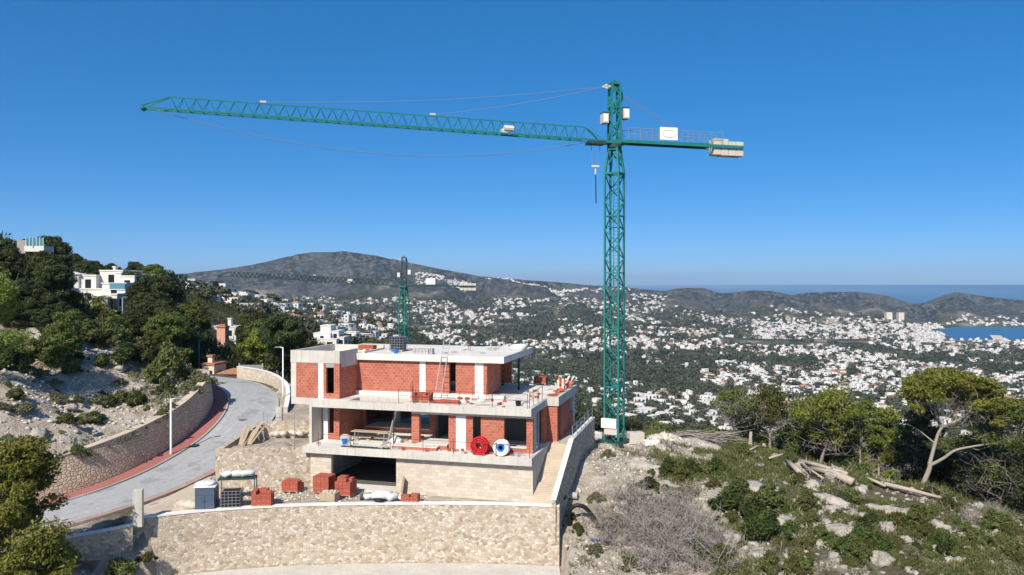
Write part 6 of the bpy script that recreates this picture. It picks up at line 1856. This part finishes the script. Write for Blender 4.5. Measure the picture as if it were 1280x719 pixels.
# the rest of the town, too many to count
rest = np.setdiff1d(np.arange(len(hx_)), solo)
mats = [M['house_white'], M['terracotta'], M['house_cream'], M['roof_screed'], M['glass_dark']]
VV, FF, MI = [], [], []; nv = 0
TRI = []
for k in range(5):
    me, vs, fs, mi, mm = JN[k]
    f4 = np.array([tuple(f) if len(f) == 4 else (f[0], f[1], f[2], f[2]) for f in fs]); TRI.append((vs, fs, np.array([mats.index(mm[q]) for q in mi])))
allv, loops, starts, tots, mis = [], [], [], [], []; nl = 0
for i in rest:
    vs, fs, mi = TRI[int(kind_of[i])]; c, s = math.cos(rot[i]), math.sin(rot[i]); z = size[i] * (1.0 if hy_[i] > 1500 else 1)
    p = vs * z; allv.append(np.stack([p[:, 0] * c - p[:, 1] * s + hx_[i], p[:, 0] * s + p[:, 1] * c + hy_[i], p[:, 2] + hz_[i] + .6], 1))
    for f in fs: starts.append(nl); tots.append(len(f)); loops.extend([q + nv for q in f]); nl += len(f)
    mis.append(mi); nv += len(vs)
me = bpy.data.meshes.new('distant_town'); av = np.concatenate(allv).astype('f')
me.vertices.add(len(av)); me.vertices.foreach_set('co', av.ravel()); me.loops.add(nl); me.loops.foreach_set('vertex_index', np.array(loops, 'i'))
me.polygons.add(len(starts)); me.polygons.foreach_set('loop_start', np.array(starts, 'i')); me.polygons.foreach_set('loop_total', np.array(tots, 'i')); me.polygons.foreach_set('material_index', np.concatenate(mis).astype('i'))
for q in mats: me.materials.append(q)
me.update(); me.validate()
tag(link(bpy.data.objects.new('distant_town', me)), 'far white houses of the town spread over the valley and slopes', 'town', None, 'stuff')
# two apartment towers by the bay and the tower on the cape
for i, (px0, py0, w, h, Yb) in enumerate([(1112, 398, 20, 20, 2750), (1127, 398, 19, 19, 2760)]):
    xx = (px0 - 640) / 1000 * Yb; zz = (352 - py0) / 1000 * Yb
    villa('apartment_block', ['left of the two pale apartment towers by the bay', 'right of the two pale apartment towers by the bay'][i], (xx, Yb, zz), 0, [(-w / 2, w / 2, 0, 18, -14, h + 14, 'flat')], roof='roof_screed', wall='house_cream', win=False)
xx = (1194.5 - 640) / 1000 * RIDGE_Y; zz = gz(xx, RIDGE_Y - 6)
t = thing('watchtower', 'small round watchtower on top of the cape at the right', 'tower', (xx, RIDGE_Y - 6, zz - 1)); b = MB(); b.lathe([(5.2, 0), (4.6, 11), (4.9, 11.2), (4.9, 12.5)], 14); b.build('shaft', M['house_cream'], t)
# harbour mole
b = MB(); pts = [(1310, 432), (1262, 429), (1248, 425), (1244, 421)]
pp = [Vector(((a - 640) / 1000 * 150000 / (c - 352), 150000 / (c - 352), SEA_Z + .5)) for a, c in pts]
for i in range(3): b.bar(pp[i], pp[i + 1], 26, 7)
tag(b.build('harbour_mole', M['rubble']), 'pale stone harbour mole curving into the bay', 'mole')

# ---- trees over the valley
occg = set((int(a // 9), int(b_ // 9)) for a, b_ in zip(hx_, hy_))
N = 34000
y = np.exp(tr_.uniform(np.log(245), np.log(2900), N)); px_ = tr_.uniform(-160, 1440, N); x = (px_ - 640) / 1000 * y
tn = town_noise(x, y)
ok = np.where(tn > .08, tr_.random(N) < .95, tr_.random(N) < .5)
ok &= ~((px_ < 480) & (px_ > 215) & (y < 900) & (tr_.random(N) < .72))
ok &= ~((px_ > 1140) & (y > 1700))
g0 = ground(x, y); pyy = 352 - 1000 * g0 / y
ok &= g0 > SEA_Z + 1.5
ok &= ~((px_ > 900) & (px_ < 1090) & (pyy > 423) & (pyy < 433) & (tr_.random(N) < .85))
s0 = np.interp(px_, [300, 760, 820, 1300], [2760, 2780, 2800, 2830]); ok &= y < s0
ok &= np.array([(int(a // 9), int(b_ // 9)) not in occg for a, b_ in zip(x, y)])
x, y, g0 = x[ok], y[ok], g0[ok]
rad = tr_.uniform(2.2, 4.6, len(x)) * np.interp(y, [250, 1200, 2500], [.9, 1.2, 1.5])
tpx, tpy = scr(x, y, g0 + 5)
tv = (tpx > -10) & (tpx < 1290) & (tpy < 600) & ~((tpx > 368) & (tpx < 715) & (tpy > 436))
near_i = np.argsort(np.where(tv, y / rad, 1e9))[:70]
near_i = near_i[visible(x[near_i], y[near_i], g0[near_i] + 5)]
r = np.random.default_rng(9)
def mini(seed, leaf, name='pine_tree'):
    q = np.random.default_rng(seed); t = thing(name, 'tree', 'tree'); b = MB(); b.tube([(0, 0, -1), (.05, 0, 1.2)], [.1, .06], 6); b.build('trunk', M['bark_dark'], t)
    cl = []
    for k in range(16):
        a = q.uniform(0, 6.28); u = q.uniform(-.6, .8); d = math.sqrt(1 - u * u) * q.uniform(.3, .75); s = q.uniform(.28, .45); cl.append((d * math.cos(a), d * math.sin(a), 1.0 + u * .62, s, s, s * .7))
    v, f = leaf_cloud(q, cl, 900, .16); np_mesh('crown', v, f, M[leaf], t); return t
MT = [mini(1, 'pine'), mini(2, 'pine_dark')]; mu = [False, False]
for i in near_i:
    k = int(r.integers(0, 2)); c = MT[k] if not mu[k] else copy_tree(MT[k]); mu[k] = True
    s = float(rad[i]); c.location = (float(x[i]), float(y[i]), float(g0[i])); c.scale = (s, s, s * .95); c.rotation_euler = (0, 0, float(r.uniform(0, 6)))
    c['label'] = ['olive green pine between villas in the near valley', 'dark green pine between villas in the near valley'][k]; c['group'] = 'pines in the near valley'
far_i = np.setdiff1d(np.arange(len(x)), near_i)
V_, n3 = [], 0
for lo, hi, per, ts in ((0, 600, 130, .34), (600, 1200, 60, .48), (1200, 4000, 26, .75)):
    q = far_i[(y[far_i] >= lo) & (y[far_i] < hi)]; m = len(q)
    c = np.stack([x[q], y[q], g0[q] + rad[q] * .75], 1); R_ = np.repeat(rad[q], per)
    d = r.normal(size=(m * per, 3)); d[:, 2] = d[:, 2] * .9 + .25; d /= np.linalg.norm(d, axis=1)[:, None]
    p = np.repeat(c, per, 0) + d * R_[:, None] * np.array([1, 1, .8]) * r.uniform(.6, 1.05, (m * per, 1))
    nrm = d + r.normal(0, .5, d.shape); nrm /= np.linalg.norm(nrm, axis=1)[:, None]
    a = np.cross(nrm, r.normal(size=d.shape)); a /= np.linalg.norm(a, axis=1)[:, None] + 1e-9; b2 = np.cross(nrm, a)
    s = (R_ * ts * r.uniform(.6, 1.3, m * per))[:, None]
    V_.append(np.stack([p - b2 * s * .5 - a * s * .5, p - b2 * s * .5 + a * s * .5, p + b2 * s * .6], 1).reshape(-1, 3))
V_ = np.concatenate(V_)
tag(np_mesh('woodland', V_, np.arange(len(V_)).reshape(-1, 3), M['woodland']), 'dark pine woods spread between the houses of the valley', 'woodland', None, 'stuff')

# ------------------------------------------------------------------ the air
hz = MB(); hz.box(-6000, 6000, -60, 35900, SEA_Z - 12, 190)
hm = bpy.data.materials.new('pale_haze'); hm.use_nodes = True; t_ = hm.node_tree; t_.nodes.clear()
oo = t_.nodes.new('ShaderNodeOutputMaterial'); pv = t_.nodes.new('ShaderNodeVolumePrincipled')
pv.inputs['Color'].default_value = (.55, .78, 1.0, 1); pv.inputs['Density'].default_value = HAZE; pv.inputs['Anisotropy'].default_value = 0.0
t_.links.new(pv.outputs[0], oo.inputs['Volume'])
if HAZE > 0: tag(hz.build('haze', hm), kind='stuff')
